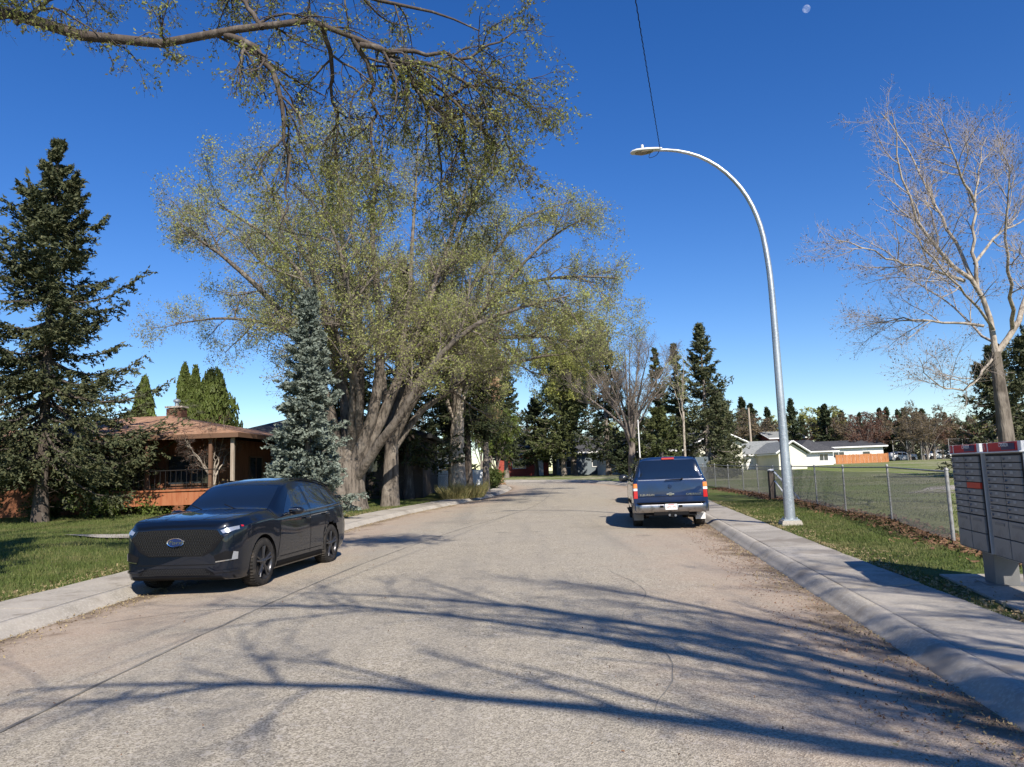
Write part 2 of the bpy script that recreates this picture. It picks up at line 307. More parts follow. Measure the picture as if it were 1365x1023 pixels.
# sidewalk slabs
def sidewalk(P,N,label,width,y0,y1):
    root=empty('sidewalk',kind='structure',label=label)
    P2=[];s=np.concatenate([[0],np.cumsum(np.linalg.norm(np.diff(P,axis=0),axis=1))])
    st=np.arange(0,s[-1],1.52)
    rng=np.random.default_rng(3)
    rest=MB()
    for a in st:
        q=np.linspace(a+.012,a+1.508,4)
        p=np.stack([np.interp(q,s,P[:,0]),np.interp(q,s,P[:,1])],-1); n=unit(np.stack([np.interp(q,s,N[:,0]),np.interp(q,s,N[:,1])],-1))
        o2=np.array([.276,.29,width-.012,width]); X=p[:,None,:]+n[:,None,:]*o2[None,:,None]; dz=rng.normal(0,.004)
        z=gz(X[...,1])+np.array([.062,.070,.098,.09])[None,:]+dz; z[0]-=.006; z[-1]-=.006
        V=np.concatenate([X,z[...,None]],-1).reshape(-1,3); i=np.arange(16).reshape(4,4)
        Q=np.stack([i[:-1,:-1],i[:-1,1:],i[1:,1:],i[1:,:-1]],-1).reshape(-1,4)
        b=V.copy(); b[:,2]-=.09
        rim=[0,1,2,3,7,11,15,14,13,12,8,4]; VV=np.concatenate([V,b]); QQ=np.array([[rim[k],rim[(k+1)%12],rim[(k+1)%12]+16,rim[k]+16] for k in range(12)])
        if y0<p[0,1]<y1: m=MB().add(VV,np.concatenate([Q,QQ])).build('slab',M['concrete_slab'],root)
        else: rest.add(VV,np.concatenate([Q,QQ]))
    o=rest.build('slab_run',M['concrete_slab'],root); o['kind']='stuff'
    strip(P,N,[(.24,.03),(width+.03,.05)],'sidewalk_bed',M['tar'],None).parent=root
sidewalk(Rp,Rn,'narrow concrete sidewalk beside the chain-link fence',1.18,-1,46)
sidewalk(Lp,Ln,'narrow concrete sidewalk in front of the left lawns',1.22,5,48)
# terrain
def relief(x,y):
    return .05*np.sin(x*.31+1.3)*np.sin(y*.23)+.03*np.sin(x*.9+y*.7)
dist=np.array([1.17,1.5,2,3,4.5,6.5,9,12,16,21,28,38,52,70,95,130,180,260,420,800,2600])
tt=np.clip((Rp[:,1]-40)/45,0,1); ang=tt*PI*.5; ang=np.where((Rp[:,0]<5.9)&(Rp[:,1]>50),np.maximum(ang,np.arctan2(Rn[:,1],Rn[:,0])),ang)
# blend: first step follows the kerb normal, far steps the fan direction
def terrain2(P,N,D,name,m,label,d0):
    d=dist.copy(); d[0]=d0; X=P[:,None,:]+N[:,None,:]*d0+D[:,None,:]*(d-d0)[None,:,None]
    k=np.clip((d-1.3)/4,0,1)[None,:]; z=gz(X[...,1])+.085+k*(relief(X[...,0],X[...,1])+.05)
    V=np.concatenate([X,z[...,None]],-1).reshape(-1,3); K=len(d); i=np.arange(len(P)*K).reshape(len(P),K)
    Q=np.stack([i[:-1,:-1],i[:-1,1:],i[1:,1:],i[1:,:-1]],-1).reshape(-1,4)
    return MB().add(V,Q).build(name,m,smooth=True,label=label,kind='structure')
ang=np.where((Rp[:,0]<-22)&(Rp[:,1]>50),PI/2+np.clip((-22-Rp[:,0])/38,0,1)*1.2,ang); dR=np.stack([np.cos(ang),np.sin(ang)],-1); dR[0]=(.3,-.95)
terrain2(Rp,Rn,dR,'field_ground',M['field'],'worn green and tan playing field right of the street',1.16)
dL=np.tile(np.array([[-1.,0]]),(NR,1)); 
terrain2(Lp,Ln,dL,'lawn_ground',M['grass'],'shaded green front lawns left of the street',1.20)
def ground(x,y):                       # height of the verge or lawn
    xr=np.interp(y,[p[1] for p in right[:8]],[p[0] for p in right[:8]]); xl=np.interp(y,[a for a,b in LE],[b for a,b in LE])
    d=np.where(x>0,x-xr,xl-x); k=np.clip((d-1.3)/4,0,1); return gz(y)+.085+k*(relief(x,y)+.05)
# greener verge between sidewalk and fence
vs=[(1.15,.075),(1.3,.097),(2.0,.10),(2.9,.12),(3.6,.145)]
sel=(Rp[:,1]<44)
Pv=Rp[sel]; Nv=Rn[sel]; offs=np.array([1.15,1.3,2,2.8,3.5,4.2]); X=Pv[:,None,:]+Nv[:,None,:]*offs[None,:,None]
z=ground(X[...,0],X[...,1])+.006; z[:,0]-=.02; z[:,-1]-=.03
Vv=np.concatenate([X,z[...,None]],-1).reshape(-1,3); i=np.arange(len(Pv)*6).reshape(-1,6)
MB().add(Vv,np.stack([i[:-1,:-1],i[:-1,1:],i[1:,1:],i[1:,:-1]],-1).reshape(-1,4)).build('verge',M['grass'],smooth=True,kind='structure',label='green grass verge between sidewalk and chain-link fence')
# seams in the road
def seam(pts,w,name='tar_seam',jit=.02,seed=0):
    rng=np.random.default_rng(seed); P=resample([(x,y) for x,y in pts],.25); n=normals(P,1)
    P=P+n*np.cumsum(rng.normal(0,jit*.25,len(P)))[:,None]
    ws=w*rng.uniform(.5,1.2,len(P)); Vs=[]
    xr=np.interp(P[:,1],[p[1] for p in right[:8]],[p[0] for p in right[:8]]); xl=np.interp(P[:,1],[a for a,b in LE],[b for a,b in LE])
    for sg in (-.5,.5):
        X=P+n*(ws*sg)[:,None]; u=2*(X[:,0]-xl)/(xr-xl)-1; Vs.append(np.concatenate([X,(gz(X[:,1])-.08*u**2+.004)[:,None]],-1))
    N=len(P); V=np.concatenate(Vs); i=np.arange(N-1); Q=np.stack([i,i+1,N+i+1,N+i],-1)
    MB().add(V,Q).build(name,M['tar'],kind='structure')
seam([(-3.7,3),(-3.58,6.6),(-3.46,8.8),(-3.07,13.2),(-1.84,20.2),(.34,29),(1.6,38),(2.6,50)],.038,seed=1)
seam([(-.2,24.5),(1.5,24.9),(3.0,25.1),(4.8,25.0)],.03,seed=2)

seam([(-5.2,9.3),(-4.2,9.8),(-2.9,9.6),(-1.6,10.1)],.016,'crack',.06,3); seam([(.9,5.2),(1.3,6.6),(1.1,8.2),(1.7,10.0),(1.5,12)],.012,'crack',.06,4)
seam([(-4.6,17.8),(-3,18.2),(-1.2,18),(.6,18.4),(2.2,18.2)],.02,'crack',.05,5); seam([(-1.0,30),(.6,30.5),(2.4,30.4),(4.2,30.8)],.03,'tar_seam',.05,6)
# ------------------------------------------------------------------ vegetation
def grow(st,di,ln,K,wig,trop,rng):
    """N polylines of K points from st along di, wiggling, bent by trop (vector)"""
    N=len(st); P=np.zeros((N,K,3)); P[:,0]=st; d=unit(di.copy()); step=(ln/(K-1))[:,None]
    for k in range(1,K):
        d=unit(d+rng.normal(0,wig,(N,3))+np.asarray(trop)/(K-1)); P[:,k]=P[:,k-1]+d*step
    return P
def sub(P,R,n,t0,t1,ang,rng,bias=0.5):
    """n side shoots per polyline -> start, direction, parent radius, parameter"""
    N,K,_=P.shape; t=rng.uniform(t0,t1,(N,n)); 
    f=t*(K-1); a=np.minimum(f.astype(int),K-2); w=(f-a)[...,None]; r=np.arange(N)[:,None]
    st=P[r,a]*(1-w)+P[r,a+1]*w; tan=unit(P[r,a+1]-P[r,a]); pr=R[r,a]*(1-w[...,0])+R[r,a+1]*w[...,0]
    q=rng.normal(0,1,(N,n,3)); q=unit(q-(q*tan).sum(-1,keepdims=True)*tan)
    an=rng.normal(ang,.2,(N,n))[...,None]; d=tan*np.cos(an)+q*np.sin(an)
    return st.reshape(-1,3),d.reshape(-1,3),pr.ravel(),t.ravel()
def taper(R0,R1,K): return R0[:,None]+(R1-R0)[:,None]*np.linspace(0,1,K)[None,:]
def quads(C,A,B):       # centre, half axes
    V=np.stack([C-A-B,C+A-B*.4,C+A+B*.4,C-A+B],1).reshape(-1,3); return V,np.arange(len(C)*4).reshape(-1,4)
def tris(C,A,B):
    V=np.stack([C-A-B,C-A+B,C+A],1).reshape(-1,3); return V,np.arange(len(C)*3).reshape(-1,3)
def leaves(P,n,size,rng,spread=.05,t0=.2,droop=0.,tri=False):
    N,K,_=P.shape; t=rng.uniform(t0,1,(N,n))*(K-1); a=np.minimum(t.astype(int),K-2); w=(t-a)[...,None]; r=np.arange(N)[:,None]
    C=(P[r,a]*(1-w)+P[r,a+1]*w).reshape(-1,3)+rng.normal(0,spread,(N*n,3)); C[:,2]-=droop
    A=unit(rng.normal(0,1,C.shape)); Bv=unit(np.cross(A,rng.normal(0,1,C.shape))); s=size*rng.uniform(.5,1.25,(len(C),1))
    return (tris if tri else quads)(C,A*s,Bv*s*.62)
def smooth_poly(pts,K):
    P=np.array(pts,float); n=len(P); Q=[]
    for i in range(n-1):
        p0,p1,p2,p3=P[max(i-1,0)],P[i],P[i+1],P[min(i+2,n-1)]
        for t in np.linspace(0,1,8,endpoint=False): Q.append(.5*((2*p1)+(-p0+p2)*t+(2*p0-5*p1+4*p2-p3)*t*t+(-p0+3*p1-3*p2+p3)*t**3))
    Q.append(P[-1]); Q=np.array(Q); s=np.concatenate([[0],np.cumsum(np.linalg.norm(np.diff(Q,axis=0),axis=1))]); u=np.linspace(0,s[-1],K)
    return np.stack([np.interp(u,s,Q[:,j]) for j in range(3)],-1)
def broadleaf(name,label,base,trunk,limbs,barkm,leafm,seed,levels,leafn,leafsize,trop=(0,0,.25),cat='tree',group=None,twigm=None,rootflare=1.5,leafspread=.05,obj=None,twigr=.006,leafdroop=0,t_start=.25,trunkm=None,tri=False):
    """trunk: (points, r0, r1); limbs: [(points, r0, r1)]; levels: [(n, length, angle, K, wiggle)]"""
    rng=np.random.default_rng(seed); base=np.array(base,float)
    root=empty(name,tuple(base),label=label,cat=cat,group=group)
    tb=MB()
    tp=smooth_poly(trunk[0],12); r=np.interp(np.linspace(0,1,12),[0,.12,.35,1],[trunk[1]*rootflare,trunk[1]*1.08,trunk[1],trunk[2]])
    # a lumpy tapered trunk
    V,Q=tubes(tp[None],r[None],18); 
    ctr=np.repeat(tp,18,0); a=np.tile(np.arange(18),12); V=ctr+(V-ctr)*(1+.07*np.sin(a*2*PI/18*3+1)+.05*np.sin(a*2*PI/18*7+np.repeat(np.arange(12),18)*.6))[:,None]
    tb.add(V-base,Q); tb.build('trunk',trunkm or barkm,root,smooth=True)
    LP=np.stack([smooth_poly(l[0],14) for l in limbs]); LR=np.stack([np.interp(np.linspace(0,1,14),[0,.5,1],[l[1],(l[1]+l[2])*.48,l[2]]) for l in limbs])
    LP[:,2:]+=rng.normal(0,.028,LP[:,2:].shape)
    lb=MB(); V,Q=tubes(LP,LR,10); lb.add(V-base,Q)
    P,R=LP,LR; tw=MB(); L=[]
    for li,(n,ln,an,K,wg) in enumerate(levels):
        st,d,pr,t=sub(P,R,n,t_start if li==0 else .12,1.0,an,rng)
        le=ln*rng.uniform(.55,1.25,len(st))*(1.15-.5*t)
        r0=np.minimum(pr*.6,np.maximum(le*.02,twigr)); K=2 if li==len(levels)-1 else K; P2=grow(st,d,le,K,wg,np.array(trop)*(1 if li<2 else .6),rng); R2=taper(r0,np.maximum(r0*.3,twigr*.6),K)
        V,Q=tubes(P2,R2,6 if li==0 else 3); (lb if li==0 else tw).add(V-base,Q)
        P,R=P2,R2; L.append(P2)
    lb.build('limbs',barkm,root,smooth=True)
    tw.build('twigs',twigm or barkm,root,smooth=True)
    if leafn:
        V,Q=leaves(P,leafn,leafsize,rng,leafspread,droop=leafdroop,tri=tri); lf=MB().add(V-base,Q)
        V,Q=leaves(L[-2],max(1,leafn//2),leafsize,rng,leafspread,t0=.5,tri=tri); lf.add(V-base,Q)
        lf.build('crown',leafm,root)
    return root
def conifer(name,label,base,height,rb,z0,nb,needle,bark,seed,tr=.25,droop=.25,ntw=11,nsp=7,sp=.17,gap=0.,cat='spruce tree',group=None,pw=.85,spw=.055,elev=.35,trunkdead=True):
    rng=np.random.default_rng(seed); root=empty(name,base,label=label,cat=cat,group=group)
    lean=rng.normal(0,.008*height,2)
    K=10; tz=np.linspace(-.3,height,K); tp=np.stack([lean[0]*(tz/height)**2,lean[1]*(tz/height)**2,tz],-1)
    V,Q=tubes(tp[None],np.interp(tz,[-.3,.15,.9,height],[tr*1.5,tr*1.15,tr,.02])[None],12); tb=MB().add(V,Q)
    # branches
    u=np.sort(rng.uniform(0,1,nb))**1.15; zb=z0+(height-z0-.15)*u; ws=max(.3,height*.034); zb=np.clip(np.round(zb/ws)*ws+rng.normal(0,ws*.13,nb),z0,height-.1); h=(zb-z0)/(height-z0)
    prof=np.interp(h,[0,.08,.25,1],[.72,.93,1,.03]) if True else 0
    prof=(1-h)**pw; prof=np.minimum(prof,np.interp(h,[0,.1,.2],[.75,.95,1]))
    L=rb*prof*rng.uniform(.62,1.12,nb)+.12; az=rng.uniform(0,2*PI,nb)
    # clumpy whorls: some azimuths longer than others
    L*=1+.18*np.sin(az*3+zb*1.7+seed)
    el=np.interp(h,[0,.4,1],[-.12-droop*.4,.05-droop*.2,.75])+rng.normal(0,.1,nb)
    d=np.stack([np.cos(az)*np.cos(el),np.sin(az)*np.cos(el),np.sin(el)],-1)
    st=np.stack([lean[0]*(zb/height)**2,lean[1]*(zb/height)**2,zb],-1)
    P=grow(st,d,L,6,.05,(0,0,0),rng)
    w=np.linspace(0,1,6)[None,:]; P[:,:,2]+= L[:,None]*(-droop*(w*(1-w))*1.6+ .10*w**3)
    R=taper(np.minimum(.012+.014*L,tr*.5),np.full(nb,.006),6); V,Q=tubes(P,R,4); tb.add(V,Q)
    if trunkdead and z0>.8:
        n=26; zz=rng.uniform(.5,z0+.6,n); a=rng.uniform(0,2*PI,n); dd=np.stack([np.cos(a),np.sin(a),rng.uniform(-.4,.1,n)],-1)
        Pd=grow(np.stack([0*zz,0*zz,zz],-1),dd,rng.uniform(.4,1.6,n),4,.15,(0,0,-.1),rng); V,Q=tubes(Pd,taper(np.full(n,.018),np.full(n,.005),4),3); tb.add(V,Q)
    tb.build('trunk',bark,root,smooth=True)
    # twigs on both sides of every branch
    t=rng.uniform(.12,1,(nb,ntw)); f=t*5; a=np.minimum(f.astype(int),4); ww=(f-a)[...,None]; r=np.arange(nb)[:,None]
    s2=P[r,a]*(1-ww)+P[r,a+1]*ww; tan=unit(P[r,a+1]-P[r,a]); side=unit(np.cross(tan,[0,0,1.]))*rng.choice([-1,1],(nb,ntw))[...,None]
    an=rng.normal(.85,.2,(nb,ntw))[...,None]; d2=tan*np.cos(an)+side*np.sin(an)+np.array([0,0,1.])*rng.normal(-.16-droop*.35,.16,(nb,ntw,1))
    l2=(L[:,None]*.34*(1.1-.75*t)+.14)*rng.uniform(.6,1.2,(nb,ntw))
    P2=grow(s2.reshape(-1,3),d2.reshape(-1,3),l2.ravel(),4,.08,(0,0,-.25),rng)
    allp=P2
    # needle sprays: slim leaf-like cards along twigs, plus along the outer branch
    def sprays(PP,n,size):
        N,K,_=PP.shape; t=rng.uniform(.05,1.08,(N,n))*(K-1); a=np.clip(t.astype(int),0,K-2); w=(t-a)[...,None]; r=np.arange(N)[:,None]
        C=(PP[r,a]*(1-w)+PP[r,a+1]*w).reshape(-1,3)+rng.normal(0,size*.22,(N*n,3)); T=unit((PP[r,a+1]-PP[r,a])).reshape(-1,3)
        A=unit(T+rng.normal(0,.45,T.shape)+np.array([0,0,elev*.5])); B=unit(np.cross(A,rng.normal(0,1,A.shape)))
        s=rng.uniform(.6,1.25,(len(C),1)); return tris(C,A*size*.5*s,B*spw*.62*s)
    nn=np.maximum(1,nsp); V,Q=sprays(P2,nn,sp); cb=MB().add(V,Q)
    V,Q=sprays(P,nn*3,sp*1.1); cb.add(V,Q)
    # leader
    tt=np.stack([tp[-1]-[0,0,.6+.04*height],tp[-1]+[0,0,.05]])[None]; V,Q=sprays(tt,60,sp); cb.add(V,Q)
    cb.build('crown',needle,root)
    return root
# ------------------------------------------------------------------ buildings
def clip_grid(poly,n=10):
    """a grid over the convex polygon's box, cut to the polygon -> bmesh with (u,v,0) coordinates"""
    P=np.array(poly,float); lo=P.min(0); hi=P.max(0); bm=bmesh.new()
    nu=nv=n; vs=[[bm.verts.new((lo[0]+(hi[0]-lo[0])*i/nu,lo[1]+(hi[1]-lo[1])*j/nv,0)) for j in range(nv+1)] for i in range(nu+1)]
    for i in range(nu):
        for j in range(nv): bm.faces.new((vs[i][j],vs[i+1][j],vs[i+1][j+1],vs[i][j+1]))
    area=sum(P[i][0]*P[(i+1)%len(P)][1]-P[(i+1)%len(P)][0]*P[i][1] for i in range(len(P))); sg=1 if area>0 else -1
    for i in range(len(P)):
        a=P[i]; b=P[(i+1)%len(P)]; e=b-a; nrm=Vector((e[1]*sg,-e[0]*sg,0))
        bmesh.ops.bisect_plane(bm,geom=bm.verts[:]+bm.edges[:]+bm.faces[:],plane_co=(a[0],a[1],0),plane_no=nrm,clear_outer=True,dist=1e-6)
    return bm
def house(name,label,cat,c,rz,w,d,h,rise,roof,wallm,roofm,trimm,over=.5,openings=(),group=None,ridge='x',brick=None,cut=0):
    """local frame: x along w, y along d (front = -y). ridge 'x' or 'y'; roof gable/hip. openings: (kind, side, u, z, w, h)"""
    root=empty(name,c,rz,label=label,cat=cat,group=group)
    b=MB(); b.box((0,0,h/2-.4),(w,d,h+.8))
    if roof=='gable':
        if ridge=='y': b.add([(-w/2,-d/2,h),(w/2,-d/2,h),(0,-d/2,h+rise*w/2/(w/2+over)),(-w/2,d/2,h),(w/2,d/2,h),(0,d/2,h+rise*w/2/(w/2+over))],[[0,1,2],[5,4,3]])
        else: b.add([(-w/2,-d/2,h),(-w/2,d/2,h),(-w/2,0,h+rise*d/2/(d/2+over)),(w/2,-d/2,h),(w/2,d/2,h),(w/2,0,h+rise*d/2/(d/2+over))],[[2,1,0],[3,4,5]])
    b.build('wall',wallm,root)
    W2,D2=w/2+over,d/2+over; t=.14; z0=h-.05-rise*over/(max(w,d)/2+over)*0
    r=MB(); f=MB()
    def slope(p):      # a roof plane with thickness
        p=np.array(p,float); n=np.cross(p[1]-p[0],p[2]-p[0]); n/=np.linalg.norm(n); n*=np.sign(n[2]); k=len(p)
        V=np.concatenate([p+n*t,p]); r.add(V,[list(range(k)),list(range(k,2*k))[::-1]]+[[i,(i+1)%k,k+(i+1)%k,k+i] for i in range(k)])
    if roof=='gable':
        if ridge=='x':
            slope([(-W2,-D2,z0),(W2,-D2,z0),(W2,0,z0+rise),(-W2,0,z0+rise)]); slope([(-W2,D2,z0),(-W2,0,z0+rise),(W2,0,z0+rise),(W2,D2,z0)])
            for s in (-1,1):
                f.box((0,s*(D2+.02),z0+.02),(2*W2,.04,.2)); 
                for q in (-1,1):
                    a=np.array([s*(W2+.02),q*D2,z0+.03]); e=np.array([s*(W2+.02),0,z0+rise+.03]); f.tube([a,e],.1,4)
        else:
            slope([(-W2,-D2,z0),(0,-D2,z0+rise),(0,D2,z0+rise),(-W2,D2,z0)]); slope([(W2,-D2,z0),(W2,D2,z0),(0,D2,z0+rise),(0,-D2,z0+rise)])
            for s in (-1,1):
                f.box((s*(W2+.02),0,z0+.02),(.04,2*D2,.2))
                for q in (-1,1):
                    f.tube([(q*W2,s*(D2+.02),z0+.03),(0,s*(D2+.02),z0+rise+.03)],.1,4)
    elif roof=='hip':
        k=min(W2,D2)
        if W2>=D2: A=(-W2+k,0,z0+rise); B=(W2-k,0,z0+rise)
        else: A=(0,-D2+k,z0+rise); B=(0,D2-k,z0+rise)
        c1,c2,c3,c4=(-W2,-D2,z0),(W2,-D2,z0),(W2,D2,z0),(-W2,D2,z0)
        if W2>=D2: pl=[[c1,c2,B,A],[c3,c4,A,B],[c2,c3,B],[c4,c1,A]]
        else: pl=[[c1,c2,A],[c3,c4,B],[c2,c3,B,A],[c4,c1,A,B]]
        for p in pl: slope(p)
        for s in (-1,1): f.box((0,s*(D2+.02),z0+.02),(2*W2+.08,.04,.2)); f.box((s*(W2+.02),0,z0+.02),(.04,2*D2,.2))
    ro=r.build('roof',roofm,root); f.build('fascia',trimm,root)
    for op in openings:
        kind,side,u,z,ww,hh=op[:6]
        ax={'f':((u,-d/2,z),0),'b':((u,d/2,z),PI),'l':((-w/2,u,z),-PI/2),'r':((w/2,u,z),PI/2)}[side]
        m4=Matrix.Translation(ax[0])@Matrix.Rotation(ax[1],4,'Z')
        e=MB(); q=.07
        for (cx,cz,a,bb) in ((0,hh/2+q/2,ww+2*q,q),(0,-hh/2-q/2,ww+2*q,q),(-ww/2-q/2,0,q,hh),(ww/2+q/2,0,q,hh)): e.box((cx,-.035,cz),(a,.07,bb))
        if kind=='window':
            fo=e.build('window',trimm,root); fo.matrix_local=m4
            npn=2 if ww>1 else 1
            for k in range(npn):
                p=MB().box((-ww/2+ww*(k+.5)/npn,-.012,0),(ww/npn-.05,.02,hh-.02)).build('pane',M['window_glass'],fo)
            if npn==2: MB().box((0,-.03,0),(.05,.055,hh)).build('mullion',trimm,fo)
        else:
            dm=op[6] if len(op)>6 else trimm
            fo=e.build('door_frame',trimm,root); fo.matrix_local=m4
            dd=MB()
            if kind=='garage_door':
                for k in range(4): dd.box((0,-.02,-hh/2+hh*(k+.5)/4),(ww-.01,.03,hh/4-.03))
            else: dd.box((0,-.02,0),(ww-.01,.03,hh-.01)); dd.box((ww*.36,-.05,-.05),(.04,.05,.12))
            dd.build('door_panel',dm,fo)
    return root
# brown bungalow with a hip roof, left
hb=house('bungalow','rust-brown bungalow with hipped shingle roof behind the large dark spruce','house',(-20.0,39.3,.75),-.06,12.4,9.4,3.0,1.5,'hip',M['shaded_wall'],M['shingle_brown'],M['trim_brown'],2.05,
  [('window','f',-4.6,1.6,1.7,1.2),('window','f',-.5,1.6,1.5,1.2),('door','f',2.3,1.15,.95,2.1,M['dark_wall']),('window','f',5.1,1.55,2.2,1.3),('window','r',0,1.6,1.6,1.1)])
ch=MB(); 
for k in range(9): ch.box((1.5,.6,4.15+k*.1),(.86-.012*(k%2),.62-.012*(k%2),.096))
cho=ch.build('chimney',M['brick_brown'],hb)
MB().box((1.5,.6,5.09),(.98,.74,.09)).build('chimney_cap',M['concrete'],cho)
MB().lathe([(.0,5.13),(.11,5.13),(.11,5.36),(.19,5.38),(.19,5.5),(.04,5.56),(0,5.56)],(1.5,.6,0)).build('flue',M['galv'],cho)
for x in (4.0,6.9,7.9): MB().box((x,-6.45,1.5),(.14,.14,2.9)).build('porch_post',M['wood_pole'] if x>7 else M['trim_brown'],hb)  # inner posts in dark trim to stand for the porch shade
MB().box((4.4,-7.0,.3),(6.2,.3,.6)).box((4.4,-7.0,.63),(6.4,.42,.07)).build('planter_wall',M['orange_wood'],hb)
rl=MB(); rl.tube([(1.4,-6.75,1.5),(7.4,-6.75,1.5)],.022,5); rl.tube([(1.4,-6.75,.72),(7.4,-6.75,.72)],.018,5)
rl.build('railing',M['iron'],hb)
for k in range(26): MB().tube([(1.4+k*.24,-6.75,.66),(1.4+k*.24,-6.75,1.5)],.011,4).build('baluster',M['iron'],hb)
MB().lathe([(0,2.9),(.03,2.88),(.03,2.7),(.1,2.66),(.12,2.4),(.05,2.34),(0,2.33)],(1.1,-6.4,0)).build('porch_lantern',M['white_plate'],hb)
# dark-roofed neighbour
house('bungalow','low dark-walled house with charcoal roof beside the blue spruce','house',(-11.6,46.5,1.0),.02,12.5,10,2.85,1.9,'hip',M['dark_wall'],M['shingle_dark'],M['iron'],.6,
  [('garage_door','f',-2.2,1.1,3.6,2.2,M['dark_wall']),('window','f',2.9,1.5,1.6,1.1)])
# board fence left of the bungalow
def board_fence(label,p0,p1,h,m,bw,cat='fence',cap=True,group=None,indiv=True,name='board_fence'):
    p0=np.array(p0,float); p1=np.array(p1,float); L=np.linalg.norm(p1-p0); rz=math.atan2(p1[1]-p0[1],p1[0]-p0[0]); mid=(p0+p1)/2
    root=empty(name,(p0[0],p0[1],H(p0[0],p0[1],.1)),rz,label=label,cat=cat,group=group); n=int(L/bw); dz=H(p1[0],p1[1])-H(p0[0],p0[1])
    rng=np.random.default_rng(int(L*10)); g=MB()
    base=None
    for k in range(n):
        j=rng.normal(0,.012); t=(k+.5)/n
        if indiv:
            if base is None: base=MB().box((0,0,h/2),(bw*.93,.022,h)).build('board',m,root)
            o=base if k==0 else base.copy()
            if k: COL.objects.link(o)
            o.location=(bw*(k+.5),.006*(-1)**k,dz*t+j)
        else: g.box((bw*(k+.5),.006*(-1)**k,h/2+dz*t+j),(bw*.93,.022,h))
    if not indiv: o=g.build('board_run',m,root); o['kind']='stuff'
    for t in np.linspace(0,1,max(2,int(L/2.4)+1)): MB().box((L*t,.07,h/2+dz*t),(.1,.1,h+.08)).build('post',m,root)
    r=MB()
    for z in (.3,h-.25): r.box((L/2,.045,z+dz/2),(L,.04,.09))
    r.build('rail',m,root)
    return root
board_fence('rust-orange board fence on the lawn by the dark spruce trunk',(-30,35.8),(-17.6,35.0),1.95,M['orange_fence'],.3)
board_fence('white board fence in tree shade beyond the lawn',(-5.3,50.5),(-1.9,50.2),1.4,M['white_fence'],.15,indiv=False)
board_fence('orange-brown wooden fence before the long white house',(43.4,99),(50.7,99.5),1.25,M['orange_fence'],.3,indiv=False)
board_fence('weathered grey board fence at the field corner behind the blue SUV',(11.2,47),(15.5,58),1.7,M['grey_wall'],.16,indiv=False)
# far houses
def px(x,y,D): v=at(x,y,D); return (v.x,v.y)
def span(x0,x1,y,D): a=at(x0,y,D); b=at(x1,y,D); return (a.x+b.x)/2,b.x-a.x
def zat(x,y,D): return at(x,y,D).z
def gable_px(label,xl,xr,yp,ye,D,d,wallm,roofm,ov=.5,rz=0,ridge='y',ops=(),cat='house',name='house',roof='gable',hw=2.5):
    xc,w=span(xl,xr,ye,D); zp=zat((xl+xr)/2,yp,D); ze=zat((xl+xr)/2,ye,D)
    return house(name,label,cat,(xc,D+d/2,ze-hw),rz,w-2*ov,d,hw,zp-ze,roof,wallm,roofm,M['trim_white'],ov,ops,ridge=ridge)
gable_px('cream gabled house half hidden by the large spruce',924,995,574,591,78,9,M['cream_wall'],M['shingle_dark'])
gable_px('white garage with long grey shingle roof',990,1050,588,606,84,6,M['white_wall'],M['shingle_grey'],.35,ridge='x',cat='garage',name='garage')
gable_px('small cream-gabled garage with white trim beside the grey-roofed one',1033,1079,588,604,77,7,M['cream_wall'],M['shingle_grey'],.35,cat='garage',name='garage')
gable_px('dark-roofed white wing left of the long white house',1058,1116,586,602,96,9,M['white_wall'],M['shingle_dark'],.6,cat='house',name='bungalow',roof='hip',ops=[('window','f',1,1.7,1.1,.8)])
gable_px('long low white house with black roof at the field edge',1084,1184,587,596,108,10,M['white_wall'],M['shingle_dark'],.5,rz=-.1,ridge='x',cat='house',name='bungalow',ops=[('window','f',-1.3,1.7,1.5,.8),('window','f',2.6,1.7,1.0,.7)],hw=2.8)
gable_px('red-walled house with grey roof behind the garages',1024,1074,574,584,124,9,M['red_wall'],M['shingle_grey'],.5,ridge='x',ops=[('window','f',1,3.6,1.2,.9)],hw=5)
gable_px('tan-roofed house beyond the far field fence',1272,1400,582,596,142,11,M['cream_wall'],M['shingle_tan'],.6,roof='hip',ops=[('window','f',-5,1.6,1.8,1.1),('window','f',2,1.6,1.6,1.1)])
house('house','low dark-roofed house behind the bare boulevard tree','house',(17.3,85,1.0),.1,10.5,9,2.4,2.0,'gable',M['dark_wall'],M['shingle_dark'],M['trim_white'],.7,[('window','f',-2.6,1.4,1.6,1.0)],ridge='x')
house('garage','narrow white-gabled garage glimpsed left of the bare boulevard tree','garage',(11.9,84,1.0),.12,3.6,6,2.2,1.3,'gable',M['white_wall'],M['shingle_dark'],M['trim_white'],.4,[],ridge='y')
house('house','slate-blue bungalow across the bend of the street','house',(11.2,95,1.05),.03,12,9,2.7,1.9,'gable',M['grey_wall'],M['shingle_dark'],M['trim_white'],.6,[('window','f',-5,1.5,1.8,1.1),('window','f',-1,1.5,1.5,1.1),('door','f',2,1.1,.95,2.1,M['red_wall']),('window','f',5,1.5,1.9,1.1)],ridge='x')
house('house','red house with dark roof at the end of the street','house',(.8,97,1.05),.05,6.5,9,2.8,1.9,'gable',M['red_wall'],M['shingle_dark'],M['trim_white'],.6,[('window','f',-.5,1.6,1.6,1.1),('door','f',2.0,1.1,.95,2.1,M['trim_white'])],ridge='x')
house('house','pale house with low roof behind the white fence','house',(-13,70,.9),-.1,12,9,2.6,1.8,'gable',M['white_wall'],M['shingle_grey'],M['trim_white'],.6,[('window','f',3,1.6,1.6,1.1),('window','r',0,1.6,1.4,1.1)],ridge='y')

